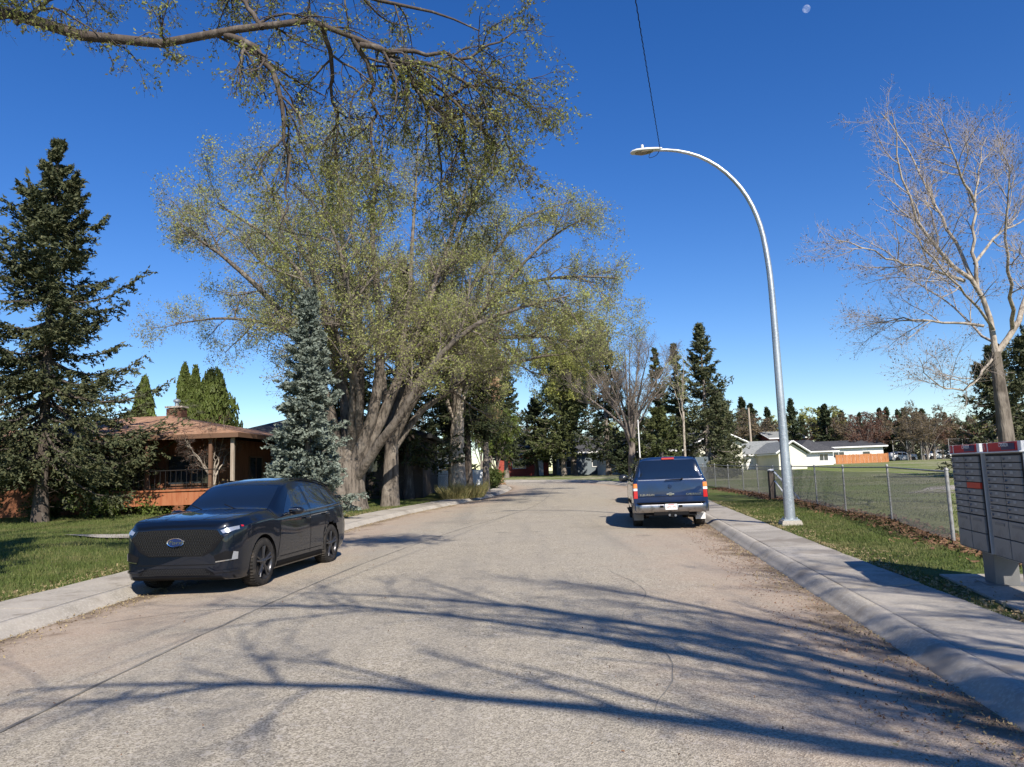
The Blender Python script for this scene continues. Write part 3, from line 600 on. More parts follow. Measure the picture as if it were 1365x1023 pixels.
# ------------------------------------------------------------------ fences of wire
def chain_fence(label,pts,h,post_r=.026,cell=.06,wr=.0016,spacing=None,group=None,gap=0,toprail=True):
    pts=[np.array(p,float) for p in pts]; root=empty('chain_link_fence',(pts[0][0],pts[0][1],H(*pts[0],0)),label=label,cat='fence',group=group)
    o0=np.array([pts[0][0],pts[0][1],H(*pts[0],0)]); tops=[]
    rng=np.random.default_rng(5)
    for i,p in enumerate(pts):
        z=float(ground(p[0],p[1]))
        lean=rng.normal(0,.012,2)
        r=post_r*(1.3 if i in (0,len(pts)-1) else 1)
        P=np.array([[p[0],p[1],z-.1],[p[0]+lean[0],p[1]+lean[1],z+h+.03]])-o0
        pm=MB().tube(P,r,8); pm.tube([P[1],P[1]+[0,0,.02],P[1]+[0,0,.045]],[r*1.25,r*1.2,r*.4],8); pm.build('post',M['galv_post'],root,smooth=True)
        tops.append((P[1]-[0,0,.03],P[0]+[0,0,.14]))
    for a,b in zip(tops[:-1],tops[1:]):
        if toprail: MB().tube([a[0],b[0]],.018,6).build('top_rail',M['galv_post'],root,smooth=True)
        L=np.linalg.norm(b[0]-a[0]); hh=h-.06; n=int(L/cell); c=cell
        k=np.arange(-int(hh/c)-1,n+1); segs=[]
        for s in (0,1):
            x0=k*c; x1=x0+hh
            z0=np.zeros(len(k)); z1=np.full(len(k),hh)
            cl=x0<0; z0=np.where(cl,-x0,0); x0=np.maximum(x0,0); cr=x1>L; z1=np.where(cr,hh-(x1-L),hh); x1=np.minimum(x1,L)
            ok=z1>z0+.01; A=np.stack([x0,z0],-1)[ok]; B=np.stack([x1,z1],-1)[ok]
            if s: A[:,1]=hh-A[:,1]; B[:,1]=hh-B[:,1]
            segs.append((A,B))
        A=np.concatenate([q[0] for q in segs]); B=np.concatenate([q[1] for q in segs])
        def w(q): t=(q[:,0]/L)[:,None]; lo=a[1]*(1-t)+b[1]*t; lo=lo-[0,0,.1]; return lo+np.array([0,0,1])*q[:,1,None]
        P=np.stack([w(A),w(B)],1); V,Q=tubes(P,np.full((len(P),2),wr),3); fb=MB().add(V,Q)
        fb.tube([a[1]-[0,0,.1],b[1]-[0,0,.1]],.0025,4); fo=fb.build('mesh_panel',M['wire'],root); fo['kind']='stuff'
    return root
FP=[(7.68,13.1),(8.74,17.25),(9.13,20.5),(9.62,23.6),(10.05,26.7),(10.45,29.8),(10.75,32.6),(10.95,35.4),(11.1,38.3),(11.2,41.2),(11.3,44.1),(11.35,47)]
chain_fence('waist-high galvanised chain-link fence running along the grass verge',FP,1.24,wr=.0034)
# brace on the fence
b=MB(); x,y=10.1,28.6; z=float(ground(x,y))
br=empty('fence_brace',(x-.15,y,z),label='short dark wooden post with white diagonal brace at the chain-link fence',cat='brace post')
MB().box((0,0,.55),(.2,.2,1.15)).build('post',M['bark_dark'],br)
MB().lathe([(0,1.18),(.1,1.15),(.12,1.13),(.12,1.1)],(0,0,0)).build('cap',M['white_plate'],br)
MB().tube([(.1,-.1,1.05),(.55,-1.3,.02)],.035,8).tube([(.1,-.1,.7),(.28,-.9,.02)],.03,8).build('brace',M['white_plate'],br)
F2=[(60.5+2.35*k,117+.2*k) for k in range(12)]
chain_fence('taller chain-link fence on the far side of the field',F2,3.2,post_r=.06,cell=.4,wr=.008)
F3=[(-1.2-6.0,47.5),(-5.3,46.6),(-3.6,46)]
chain_fence('short chain-link fence beside the pale elm trunk on the left lawn',[(-7.4,46.5),(-5.7,46.2),(-4.0,45.9)],1.2,wr=.003)
# ------------------------------------------------------------------ street lamp
lx,ly=6.55,17.75; lz=float(ground(lx,ly)); L=empty('street_lamp',(lx,ly,lz),math.atan2(.14,-.99),label='tall galvanised street lamp with a curved arm over the road',cat='street lamp')
# local x points over the road
pb=MB().box((0,0,.04),(.5,.5,.16),taper=.85); pb.build('footing',M['concrete'],L)
bp=MB().box((0,0,.135),(.36,.36,.03))
for a in (-1,1):
    for c in (-1,1): bp.tube([(a*.13,c*.13,.14),(a*.13,c*.13,.2)],.016,6)
bp.build('base_plate',M['galv'],L)
P=[(0,0,.13),(0,0,1.5),(0,0,3.5),(.0,0,5.6),(.04,0,6.6),(.16,0,7.5),(.45,0,8.3),(.92,0,8.95),(1.5,0,9.4),(2.1,0,9.63),(2.62,0,9.7)]
P2=smooth_poly(P,40); hz=P2[:,2]; rr=np.interp(np.linspace(0,1,40),[0,.25,.6,1],[.128,.095,.068,.04])
V,Q=tubes(P2[None],rr[None],14); MB().add(V,Q).build('pole',M['galv'],L,smooth=True)
MB().box((.0,-.118,.75),(.11,.03,.42)).build('hand_hole_cover',M['galv'],L,bevel=.01)
# luminaire
hd=MB(); V=[]; secs=[(2.45,.05,.045,.0),(2.6,.085,.06,.0),(2.85,.14,.075,-.01),(3.1,.155,.07,-.02),(3.22,.12,.05,-.03),(3.27,.03,.02,-.035)]
a=np.arange(16)/16*2*PI
for (x,w,h,dz) in secs: V+= [(x,w*math.cos(t),9.71+dz+h*math.sin(t)*(1 if math.sin(t)>0 else .55)) for t in a]
i=np.arange(len(secs)*16).reshape(-1,16); nx=np.roll(i,-1,1); hd.add(V,np.stack([i[:-1],i[1:],nx[1:],nx[:-1]],-1).reshape(-1,4)); hd.add(V[-16:],[list(range(16))])
hd.build('lamp_head',M['lamp_white'],L,smooth=True)
g=MB(); V=[];secs2=[(2.68,.07,.0),(2.8,.11,.05),(2.98,.12,.075),(3.12,.09,.05),(3.18,.03,.0)]
for (x,w,h) in secs2: V+=[(x,w*math.cos(t),9.672-h*abs(math.sin(t))) for t in a]
i=np.arange(len(secs2)*16).reshape(-1,16); nx=np.roll(i,-1,1); g.add(V,np.stack([i[:-1],i[1:],nx[1:],nx[:-1]],-1).reshape(-1,4)); g.build('lens_bowl',M['lamp_glass'],L,smooth=True)
MB().lathe([(.035,9.78),(.035,9.86),(.02,9.88),(0,9.88)],(2.95,0,0)).build('photocell',M['lamp_white'],L)
# wire
R3=Matrix.Rotation(math.atan2(.14,-.99),3,'Z'); A=Vector((lx,ly,lz))+R3@Vector((2.5,0,9.72))
Bq=at(848,0,10.5); Dv=(Bq-A); C2=A+Dv*2.6; pts=[A+ (C2-A)*t - Vector((0,0,.25*4*t*(1-t)*.35)) for t in np.linspace(0,1,40)]
rngw=np.random.default_rng(4)
w1=[Vector(p)+Vector((.012*math.sin(i*2.2)*.5,0,.006*math.cos(i*2.2))) for i,p in enumerate([A+(C2-A)*t-Vector((0,0,.35*t*(1-t))) for t in np.linspace(0,1,220)])]
cb=MB().tube(np.array(w1),.009,5)
cb.tube(smooth_poly([A,A+R3@Vector((.1,0,-.16)),A+R3@Vector((.3,.02,-.22)),A+R3@Vector((.22,0,-.02))],14),.008,5)
cb.build('overhead_wire',M['black'],label='thin black overhead wire tied to the street lamp arm',cat='wire')
# distant slim pole by the bare tree, and a wooden utility pole
def simple_pole(name,label,x,y,h,r,m,arm=False):
    z=H(x,y,0); e=empty(name,(x,y,z),label=label,cat='pole'); MB().tube([(0,0,-.2),(0,0,h*.5),(0,0,h)],[r,r*.9,r*.7],10).build('shaft',m,e,smooth=True)
    if arm: MB().box((0,0,h-.5),(1.6,.1,.12)).build('crossarm',m,e)
    else: MB().lathe([(0,h+.03),(r*.8,h),(r*.85,h-.08)],(0,0,0)).build('cap',m,e)
v=at(838,605,52); simple_pole('sign_pole','slim pale pole beside the bare boulevard tree',8.9,52,4.6,.05,M['white_plate'])
simple_pole('utility_pole','wooden utility pole rising behind the grey garage roof',32.4,100,8.2,.17,M['wood_pole'])
# ------------------------------------------------------------------ community mailboxes
def mailbox(label,c,rz,ncols,stickers,capfix):
    W_,D_,z0,z1=1.0,.46,.40,1.55
    gzv=float(gz(c[1]))+.10
    e=empty('community_mailbox',(c[0],c[1],gzv),rz,label=label,cat='mailbox')
    # local: x along the row, front = -y
    MB().box((.05,0,.2),(.34,.26,.42)).build('pedestal',M['grey_box'],e,bevel=.01)
    MB().box((.05,0,.012),(.5,.42,.03)).build('foot',M['grey_box'],e)
    MB().box((0,0,(z0+z1)/2),(W_,D_,z1-z0)).build('cabinet',M['cabinet'],e,bevel=.008); MB().box((0,-D_/2-.001,(z0+z1)/2),(W_-.03,.006,z1-z0-.02)).build('gap_shade',M['gap_shade'],e)  # dark sheet behind the doors stands for shade in their gaps
    cp=MB().box((0,-.01,z1+.006),(W_+.05,D_+.06,.012)).box((0,-.0,z1+.062),(W_+.03,D_+.03,.10)); cap=cp.build('cap',M['box_cap'],e,bevel=.004)
    y=-D_/2-.018
    MB().box((-.02-.0,y,z1+.062),(W_-.10,.012,.096)).build('red_band',M['red_band'],cap)
    MB().box((.22,y-.008,z1+.062),(.34,.006,.07)).build('navy_band',M['navy_band'],cap)
    for tx,t,sz in ((-.40,'1',.085),(.10,'POSTES',.045),(.27,'CANADA',.045)):
        pass
    cw=(W_-.08)/2
    for ci in range(2):
        x=-W_/2+.04+cw*(ci+.5)
        zs=np.linspace(z1-.03,z0+.43,10)
        for k in range(9):
            if stickers and ci==1 and k in (4,):
                zc=(zs[k]+zs[k+1])/2; st=MB().box((x,-D_/2-.012,zc),(cw-.03,.024,zs[k]-zs[k+1]-.008)).build('compartment_door',M['red_sticker'],e); 
                continue
            zc=(zs[k]+zs[k+1])/2; dd=MB().box((0,0,0),(cw-.02,.02,zs[k]-zs[k+1]-.01)).build('compartment_door',M['box_door_shaded'],e,bevel=.003); dd.location=(x,-D_/2-.011,zc)
            lk=MB().lathe([(0,-.028),(.012,-.028),(.014,-.01)],(-cw*.34,0,0),axis='y',n=10).build('lock',M['chrome_dull'],dd)
            MB().box((.0,-.0115,.010),(.07,.002,.028)).build('number_plate',M['plate_grey'],dd)
        dd=MB().box((0,0,0),(cw-.02,.022,.19)).build('parcel_door',M['box_door_shaded'],e,bevel=.003); dd.location=(x,-D_/2-.012,z0+.325)
        MB().box((0,-.014,.05),(cw*.55,.004,.028)).build('slot',M['grey_box'],dd)
        d2=MB().box((0,0,0),(cw-.02,.022,.2)).build('parcel_door',M['box_door_shaded'],e,bevel=.003); d2.location=(x,-D_/2-.012,z0+.12)
    return e
# front plane runs from (5.63,9.45) towards (5.10,7.30); the row's local -y faces the sidewalk
dirv=Vector((5.10-5.63,7.30-9.45,0)).normalized(); rzm=math.atan2(dirv.y,dirv.x); nrm=Vector((-math.sin(rzm),math.cos(rzm),0))  # local +y
if nrm.x<0: print('mailbox normal',nrm)
for k,(t0,lab,st) in enumerate(((.0,'grey community mailbox beside the chain-link fence, the farther one with a red sticker',True),(1.12,'grey community mailbox at the picture edge, the nearer of the two',False))):
    c=Vector((5.63,9.45,0))+dirv*(t0+.5)+nrm*.23
    mbx=mailbox(lab,(c.x,c.y),rzm,2,st,0)
# concrete pad
pd=MB(); cc=Vector((5.63,9.45,0))+dirv*1.06+nrm*.05; cc=cc+nrm*.34; pd.box((cc.x,cc.y,float(gz(9))+.078),(2.5,1.25,.08),rz=rzm); 
pd.build('mailbox_pad',M['concrete'],kind='structure',label='concrete pad under the community mailboxes')
# ------------------------------------------------------------------ lettering
def text_mesh(txt,size,depth,name,m,parent,mw,xs=1.0,shear=0):
    cu=bpy.data.curves.new(name,'FONT'); cu.body=txt; cu.size=size; cu.extrude=depth; cu.align_x='CENTER'; cu.align_y='CENTER'; cu.shear=shear; cu.resolution_u=2
    t=bpy.data.objects.new('tmp',cu); COL.objects.link(t); dg=bpy.context.evaluated_depsgraph_get(); me=bpy.data.meshes.new_from_object(t.evaluated_get(dg)); bpy.data.objects.remove(t)
    me.materials.clear(); me.materials.append(m); o=bpy.data.objects.new(name,me); COL.objects.link(o); o.parent=parent; o.matrix_local=mw@Matrix.Diagonal((xs,1,1,1)); return o
FRONT=Matrix.Rotation(PI/2,4,'X')      # text facing local -y
for mb in [o for o in COL.objects if o.name.startswith('community_mailbox')]:
    capo=[c for c in mb.children if c.name.startswith('cap')][0]; rb=[c for c in capo.children if c.name.startswith('red_band')][0]
    text_mesh('CANADA',.06,.001,'lettering',M['white_plate'],capo,Matrix.Translation((.13,-.265,1.628))@FRONT)
    text_mesh('POST',.06,.001,'lettering',M['white_plate'],capo,Matrix.Translation((.31,-.265,1.628))@FRONT) if False else None
    text_mesh('1',.09,.001,'number',M['white_plate'],capo,Matrix.Translation((-.42,-.257,1.612))@FRONT)
    MB().box((-.33,-.256,1.612),(.018,.006,.096)).build('divider',M['white_plate'],capo)
# ------------------------------------------------------------------ cars
def cr(P,n):
    P=np.asarray(P,float); out=[]; N=len(P)
    for i in range(N-1):
        p0=P[i-1] if i>0 else 2*P[0]-P[1]; p1,p2=P[i],P[i+1]; p3=P[i+2] if i+2<N else 2*P[-1]-P[-2]
        for t in np.linspace(0,1,n,endpoint=False):
            c=.5*((2*p1)+(-p0+p2)*t+(2*p0-5*p1+4*p2-p3)*t*t+(-p0+3*p1-3*p2+p3)*t**3); lin=p1*(1-t)+p2*t
            out.append(c*.72+lin*.28)
    out.append(P[-1]); return np.array(out)
def car_body(st,wheels,wr,arch):
    """st rows: x, zb, hw, zsh, hws, hwt, zte, ztop, zmid, tuck"""
    secs=[]
    for (x,zb,hw,zsh,hws,hwt,zte,ztop) in st:
        zm=zb+(zsh-zb)*.55
        secs.append([(0,zb),(hw*.86,zb),(hw*.955,zb+.05),(hw*.985,zb+.15),(hw,zm),(hw*.3+hws*.7+.004,zsh-.07),(hws,zsh),(hws*.97+hwt*.03,zsh+(zte-zsh)*.12),(hws*.5+hwt*.5,zsh+(zte-zsh)*.55),(hwt,zte),(hwt*.93,zte+(ztop-zte)*.5),(hwt*.6,zte+(ztop-zte)*.88),(0,ztop)])
    A=np.array(secs); st=np.array(st)
    A=cr(A.reshape(len(st),-1),9).reshape(-1,A.shape[1],2); X=cr(st[:,:1],9)[:,0]
    B=np.stack([cr(a,5) for a in A]); n,m,_=B.shape
    V=np.zeros((n,m,3)); V[:,:,0]=X[:,None]; V[:,:,1]=B[:,:,0]; V[:,:,2]=B[:,:,1]
    # snap to the wheel arches
    for wx in wheels:
        for i in range(n):
            for j in range(m):
                x,y,z=V[i,j]; 
                if y<.45 or z>arch[1]+wr+.2: continue
                r=math.hypot(x-wx,z-wr)
                if abs(r-arch[0])<.034 and z>wr-.25: V[i,j,0]=wx+(x-wx)/r*arch[0]; V[i,j,2]=wr+(z-wr)/r*arch[0]
    keep=[]
    idx=np.arange(n*m).reshape(n,m)
    for i in range(n-1):
        for j in range(m-1):
            q=[idx[i,j],idx[i+1,j],idx[i+1,j+1],idx[i,j+1]]; c=V.reshape(-1,3)[q].mean(0); cut=False
            for wx in wheels:
                if math.hypot(c[0]-wx,c[2]-wr)<arch[0]-.002 and c[1]>.45: cut=True
                if abs(c[0]-wx)<arch[0]-.04 and c[2]<wr and c[1]>.45: cut=True
            if not cut: keep.append(q)
    V=V.reshape(-1,3); N=len(V); V2=V.copy(); V2[:,1]*=-1
    F=[np.array(keep)[:,::-1],np.array(keep)+N]
    caps=[]
    VV=np.concatenate([V,V2])
    first=list(idx[0]); last=list(idx[-1])
    f1=first+[N+k for k in first[::-1]][0:]; l1=last+[N+k for k in last[::-1]]
    mb=MB(); mb.add(VV,np.concatenate(F)); mb.f.append(np.array(f1)[None]); mb.mi.append(np.zeros(1)); mb.f.append(np.array(l1[::-1])[None]); mb.mi.append(np.zeros(1))
    return mb,VV,F
class Car:
    def __init__(s,name,label,cat,st,wheels,wr,arch,paint,loc,rz):
        s.root=empty(name,(0,0,0),0,label=label,cat=cat)
        mb,V,F=car_body(st,wheels,wr,arch); s.body=mb.build('body',paint,s.root,smooth=True)
        bm=bmesh.new(); bm.from_mesh(s.body.data); bmesh.ops.remove_doubles(bm,verts=bm.verts,dist=.0006); bmesh.ops.recalc_face_normals(bm,faces=bm.faces)
        for e in bm.edges:
            if len(e.link_faces)==2 and e.calc_face_angle(0)>.75: e.smooth=False
        bm.to_mesh(s.body.data); s.bvh=BVHTree.FromBMesh(bm); bm.free()
        s.loc=loc; s.rz=rz
    def proj(s,view,u,v,off):
        o,d={'l':((u,2.5,v),(0,-1,0)),'r':((u,-2.5,v),(0,1,0)),'f':((4.5,u,v),(-1,0,0)),'b':((-4.5,u,v),(1,0,0)),'t':((u,v,4),(0,0,-1))}[view]
        h=s.bvh.ray_cast(Vector(o),Vector(d))
        if h[0] is None: return None
        n=h[1]; n=n if n.dot(Vector(d))<0 else -n
        return h[0]+n*off
    def panel(s,view,poly,name,m,off=.004,n=10,parent=None,thick=0,label=None):
        bm=clip_grid(poly,n); 
        bad=[]
        for v in bm.verts:
            p=s.proj(view,v.co.x,v.co.y,off)
            if p is None: bad.append(v)
            else: v.co=p
        if bad: bmesh.ops.delete(bm,geom=bad,context='VERTS')
        far=[f for f in bm.faces if max(e.calc_length() for e in f.edges)>.5]
        if far: bmesh.ops.delete(bm,geom=far,context='FACES')
        for f in bm.faces: f.smooth=True
        bmesh.ops.recalc_face_normals(bm,faces=bm.faces)
        me=bpy.data.meshes.new(name); 
        if len(bm.faces):
            c=bm.faces[:][len(bm.faces)//2]
            ref={'l':(0,1,0),'r':(0,-1,0),'f':(1,0,0),'b':(-1,0,0),'t':(0,0,1)}[view]
            if c.normal.dot(Vector(ref))<0: bmesh.ops.reverse_faces(bm,faces=bm.faces)
        bm.to_mesh(me); bm.free(); me.materials.append(m)
        o=bpy.data.objects.new(name,me); COL.objects.link(o); o.parent=parent or s.root
        if thick: k=o.modifiers.new('thick','SOLIDIFY'); k.thickness=thick; k.offset=1
        if label: o['label']=label
        return o
    def strip(s,view,pts,w,name,m,off=.005,parent=None,thick=0,closed=False):
        P=[np.array(p,float) for p in pts]
        if closed: P.append(P[0])
        mb=MB()
        for a,b in zip(P[:-1],P[1:]):
            L=np.linalg.norm(b-a); k=max(1,int(L/.06)); n=np.array([-(b-a)[1],(b-a)[0]])/(L+1e-9)*w/2; e=(b-a)/(L+1e-9)*w*.4; row=[]
            for i in range(k+1):
                c=(a-e)*(1-i/k)+(b+e)*i/k; q=[s.proj(view,*(c+n),off),s.proj(view,*(c-n),off)]
                if None in q: row=[] ; continue
                row.append(q)
            if len(row)>1:
                V=[tuple(x) for q in row for x in q]; mb.add(V,np.array([[2*i,2*i+1,2*i+3,2*i+2] for i in range(len(row)-1)]))
        if not mb.v: print('EMPTY strip',name,view,pts[:2]); return None
        o=mb.build(name,m,parent or s.root,smooth=False)
        if thick: k=o.modifiers.new('thick','SOLIDIFY'); k.thickness=thick; k.offset=0
        return o
    def wheel(s,x,y,r,w,side,rimm,spokes,rimr):
        e=empty('wheel',(x,y,r),parent=s.root)
        t=MB(); t.lathe([(rimr,-w/2+.01),(r*.93,-w/2),(r*.985,-w/2+.025),(r,-w/2+.05),(r,w/2-.05),(r*.985,w/2-.025),(r*.93,w/2),(rimr,w/2-.01)],axis='y',n=44)
        for k in range(44):
            a=k/44*2*PI; t.box((math.cos(a)*(r-.002),0,math.sin(a)*(r-.002)),(.012,w*.86,.03),R=np.array([[math.cos(a),0,-math.sin(a)],[0,1,0],[math.sin(a),0,math.cos(a)]]))
        t.build('tyre',M['rubber'],e,smooth=True)
        so=side
        ri=MB(); ri.lathe([(rimr,-w/2+.02),(rimr*.97,w/2*.0),(rimr*.95,so*(w/2-.06)) ,(rimr*.96,so*(w/2-.02)),(rimr*1.01,so*(w/2-.005))],axis='y',n=40)
        ri.lathe([(0,so*(w/2-.07)),(rimr*.9,so*(w/2-.10))],axis='y',n=30)
        ro=ri.build('rim',M['rim_dark'],e,smooth=True)
        sp=MB()
        for k in range(spokes):
            a0=k/spokes*2*PI+.3
            for da in (-.13,.13):
                a=a0+da; p1=np.array([math.cos(a0)*.05,so*(w/2-.03),math.sin(a0)*.05]); p2=np.array([math.cos(a)*rimr*.97,so*(w/2-.018),math.sin(a)*rimr*.97])
                sp.tube([p1,(p1+p2)/2,p2],[.026,.018,.02],6)
        sp.lathe([(.07,so*(w/2-.05)),(.06,so*(w/2-.015)),(.03,so*(w/2-.005)),(0,so*(w/2-.005))],axis='y',n=20)
        sp.build('spokes',rimm,e,smooth=True)
    def wells(s,wheels,wr,arch,hw):
        for x in wheels:
            for sd in (-1,1):
                m=MB()
                a=np.linspace(-.1*PI,1.1*PI,18); yo=sd*(hw-.025); yi=sd*(hw-.42)
                V=[(x+math.cos(t)*arch,y,wr+math.sin(t)*arch) for t in a for y in (yo,yi)]
                m.add(V,np.array([[2*i,2*i+1,2*i+3,2*i+2] for i in range(17)]))
                m.add([(x,yi,wr)]+[(x+math.cos(t)*arch,yi,wr+math.sin(t)*arch) for t in a],[[0,i+1,i+2] for i in range(17)])
                m.build('wheel_well',M['black'],s.root)
    def place(s):
        x,y=s.loc; s.root.location=(x,y,float(gz(y))-.052); s.root.rotation_euler=(0,0,s.rz)
# ---- dark crossover, facing the camera (local +x = forward)
EW=(1.46,-1.39); WR=.375
st=[( 2.37,.34,.60,.74,.58,.52,.84,.88),( 2.345,.26,.77,.84,.75,.66,.97,1.01),( 2.26,.22,.86,.92,.85,.76,1.055,1.095),( 2.10,.20,.92,.97,.91,.83,1.095,1.135),
 ( 1.85,.20,.945,1.01,.94,.86,1.12,1.165),( 1.46,.20,.95,1.04,.945,.87,1.14,1.20),( 1.12,.20,.955,1.05,.945,.86,1.15,1.22),
 ( .92,.20,.965,1.03,.95,.83,1.16,1.22),( .60,.20,.965,1.04,.945,.77,1.36,1.42),( .25,.20,.965,1.05,.94,.715,1.545,1.60),( -.05,.20,.965,1.06,.94,.69,1.61,1.675),
 ( -.6,.20,.965,1.075,.94,.675,1.635,1.72),( -1.2,.20,.965,1.09,.94,.665,1.61,1.70),( -1.7,.21,.96,1.11,.93,.65,1.555,1.645),( -2.02,.24,.945,1.12,.90,.63,1.48,1.58),
 ( -2.2,.28,.92,1.11,.86,.63,1.36,1.44),( -2.33,.34,.88,1.05,.80,.66,1.16,1.19),( -2.39,.40,.80,.95,.74,.62,1.0,1.03)]
car=Car('parked_suv','black-navy crossover parked facing the camera at the left kerb','car',st,EW,WR,(.44,.3),M['paint_navy'],(-4.84,13.52),0)
B=M['black']; G=M['glass_dark']
car.wells(EW,WR,.445,.96)
for x in EW:
    for sd in (-1,1): car.wheel(x,sd*.835,WR,.25,sd,M['rim_dark'],5,.265)
# glazing
car.panel('t',[(1.02,-.74),(1.06,-.3),(1.075,0),(1.06,.3),(1.02,.74),(.62,.70),(.30,.64),(.27,0),(.30,-.64),(.62,-.70)],'windshield',G,.004,14)
for sd in ('l','r'):
    car.panel(sd,[(.70,1.10),(.18,1.475),(-.30,1.535),(-.33,1.12)],'side_window',G,.003,8)
    car.panel(sd,[(-.42,1.125),(-.40,1.54),(-1.02,1.535),(-1.22,1.49),(-1.24,1.15)],'side_window',G,.003,8)
    car.panel(sd,[(-1.32,1.16),(-1.31,1.485),(-1.62,1.42),(-1.95,1.27),(-1.97,1.19)],'side_window',G,.003,8)
    car.strip(sd,[(.74,1.085),(-.36,1.105),(-1.28,1.14),(-2.02,1.175)],.018,'window_trim',M['chrome_dull'],.006)
    car.strip(sd,[(.98,.40),(.90,.75),(.86,1.05)],.015,'door_seam',B,.002)
    car.strip(sd,[(-.34,.36),(-.36,.75),(-.37,1.08)],.015,'door_seam',B,.002)
    car.strip(sd,[(-1.0,.40),(-.97,.62),(-1.12,.9),(-1.27,1.12)],.015,'door_seam',B,.002)
    car.strip(sd,[(.90,.40),(-.90,.40)],.012,'door_seam',B,.002)
    car.panel(sd,[(-.08,.955),(-.27,.955),(-.27,.99),(-.08,.99)],'door_handle',M['paint_navy'],.028,4,thick=.022)
    car.panel(sd,[(-1.0,.975),(-1.19,.975),(-1.19,1.01),(-1.0,1.01)],'door_handle',M['paint_navy'],.028,4,thick=.022)
    car.panel(sd,[(.98,.235),(.98,.33),(-.92,.33),(-.92,.235)],'sill_cladding',M['black'],.008,12)
    for wx in EW:
        car.strip(sd,[(wx+math.cos(t)*.455,WR+math.sin(t)*.455) for t in np.linspace(.08*PI,.92*PI,22)],.035,'arch_lip',M['paint_navy'],.010)
# bonnet edges
car.strip('t',[(1.10,-.80),(1.7,-.80),(2.16,-.66),(2.26,0),(2.16,.66),(1.7,.80),(1.10,.80)],.009,'bonnet_seam',B,.002)
for y in (-.42,.42): car.strip('t',[(1.15,y*1.1),(1.7,y),(2.2,y*.72)],.018,'bonnet_crease',M['paint_navy'],.009)
# grille, lamps
car.panel('f',[(-.66,.945),(-.75,.85),(-.60,.66),(-.44,.58),(.44,.58),(.60,.66),(.75,.85),(.66,.945),(.4,.975),(-.4,.975)],'grille',B,.006,14)
gm=MB()
for r_ in range(9):
    z=.61+r_*.042
    for c_ in range(36):
        y=-.70+c_*.04+(.02 if r_%2 else 0)
        lim=.44+.31*(z-.58)/.27 if z<.85 else .75-.09*(z-.85)/.095
        if abs(y)>lim-.02 or z>.955: continue
        p=car.proj('f',y,z,.012)
        if p is None: continue
        V=[]
        for k in range(6):
            a=k/6*2*PI+PI/6
            for rr_ in (.0235,.0175): V.append((p.x,p.y+rr_*math.cos(a)*.98,p.z+rr_*math.sin(a)*.9))
        gm.add(V,np.array([[2*k,2*k+1,(2*k+3)%12,(2*k+2)%12] for k in range(6)]))
go=gm.build('grille_mesh',M['grille_gloss'],car.root); go['kind']='stuff'
q=car.proj('f',0,.79,.02)
t=MB().lathe([(0,.018),(.075,.018),(.082,.008),(.082,0)],(0,0,0),axis='x',n=32); bo=t.build('badge',M['badge_blue'],car.root,smooth=False); bo.location=(q.x-.005,0,.79); bo.scale=(1,1.55,.75)
t=MB().lathe([(.078,.016),(.088,.02),(.09,0)],(0,0,0),axis='x',n=32); b2=t.build('badge_ring',M['chrome'],bo)
text_mesh('Ford',.085,.002,'lettering',M['chrome'],bo,Matrix.Translation((.02,0,-.004))@Matrix.Rotation(PI/2,4,'Z')@Matrix.Rotation(PI/2,4,'X')@Matrix.Diagonal((.85,1.2,1,1)),shear=.2)
for sd in (-1,1):
    car.panel('f',[(sd*.64,.965),(sd*.70,.885),(sd*.82,.905),(sd*.92,.955),(sd*.90,1.02),(sd*.76,1.0)],'headlight',M['glass_dark'],.006,12)
    hl=[c for c in car.root.children if c.name.startswith('headlight')][-1]
    car.panel('f',[(sd*.69,.95),(sd*.73,.905),(sd*.82,.922),(sd*.895,.96),(sd*.88,1.0),(sd*.78,.982)],'reflector',M['lens_clear'],.010,10,parent=hl)
    car.panel('l' if sd>0 else 'r',[(2.115,.985),(2.07,.985),(2.06,1.005),(2.11,1.01)],'side_marker',M['lens_red'],.008,6,parent=hl)
    car.panel('f',[(sd*.60,.58),(sd*.64,.48),(sd*.86,.50),(sd*.89,.63),(sd*.78,.65)],'fog_pocket',B,.006,8)
    fp=[c for c in car.root.children if c.name.startswith('fog_pocket')][-1]
    car.panel('f',[(sd*.835,.51),(sd*.885,.515),(sd*.89,.62),(sd*.855,.635)],'fog_light',M['lens_clear'],.016,6,parent=fp)
    car.strip('f',[(sd*.64,.492),(sd*.835,.517)],.016,'chrome_strip',M['chrome'],.014,parent=fp)
    car.strip('f',[(sd*.52,.40),(sd*.62,.35),(sd*.88,.36)],.03,'bumper_fin',M['paint_navy'],.02)
    # door mirror
    mr=MB(); V=[]
    secs=[(.0,.02,.02),(.02,.06,.05),(.10,.085,.07),(.20,.08,.062),(.25,.03,.025)]
    aa=np.arange(14)/14*2*PI
    for (y,a,c) in secs: V+=[(.60+a*math.cos(t)*1.0-.03*y/.25,sd*(.93+.055+y),1.135+c*math.sin(t)) for t in aa]
    i=np.arange(70).reshape(5,14); nx=np.roll(i,-1,1); mr.add(V,np.stack([i[:-1],i[1:],nx[1:],nx[:-1]],-1).reshape(-1,4)); mr.add(V[-14:],[list(range(14))])
    mr.box((.60,sd*.955,1.09),(.09,.12,.045)); mo=mr.build('door_mirror',M['paint_navy'],car.root,smooth=True)
    MB().box((.62,sd*1.09,1.165),(.13,.17,.018)).build('mirror_cap',M['chrome_dull'],mo,bevel=.006)
car.panel('f',[(-.50,.40),(-.62,.30),(.62,.30),(.50,.40)],'lower_intake',B,.006,12)
gm=MB()
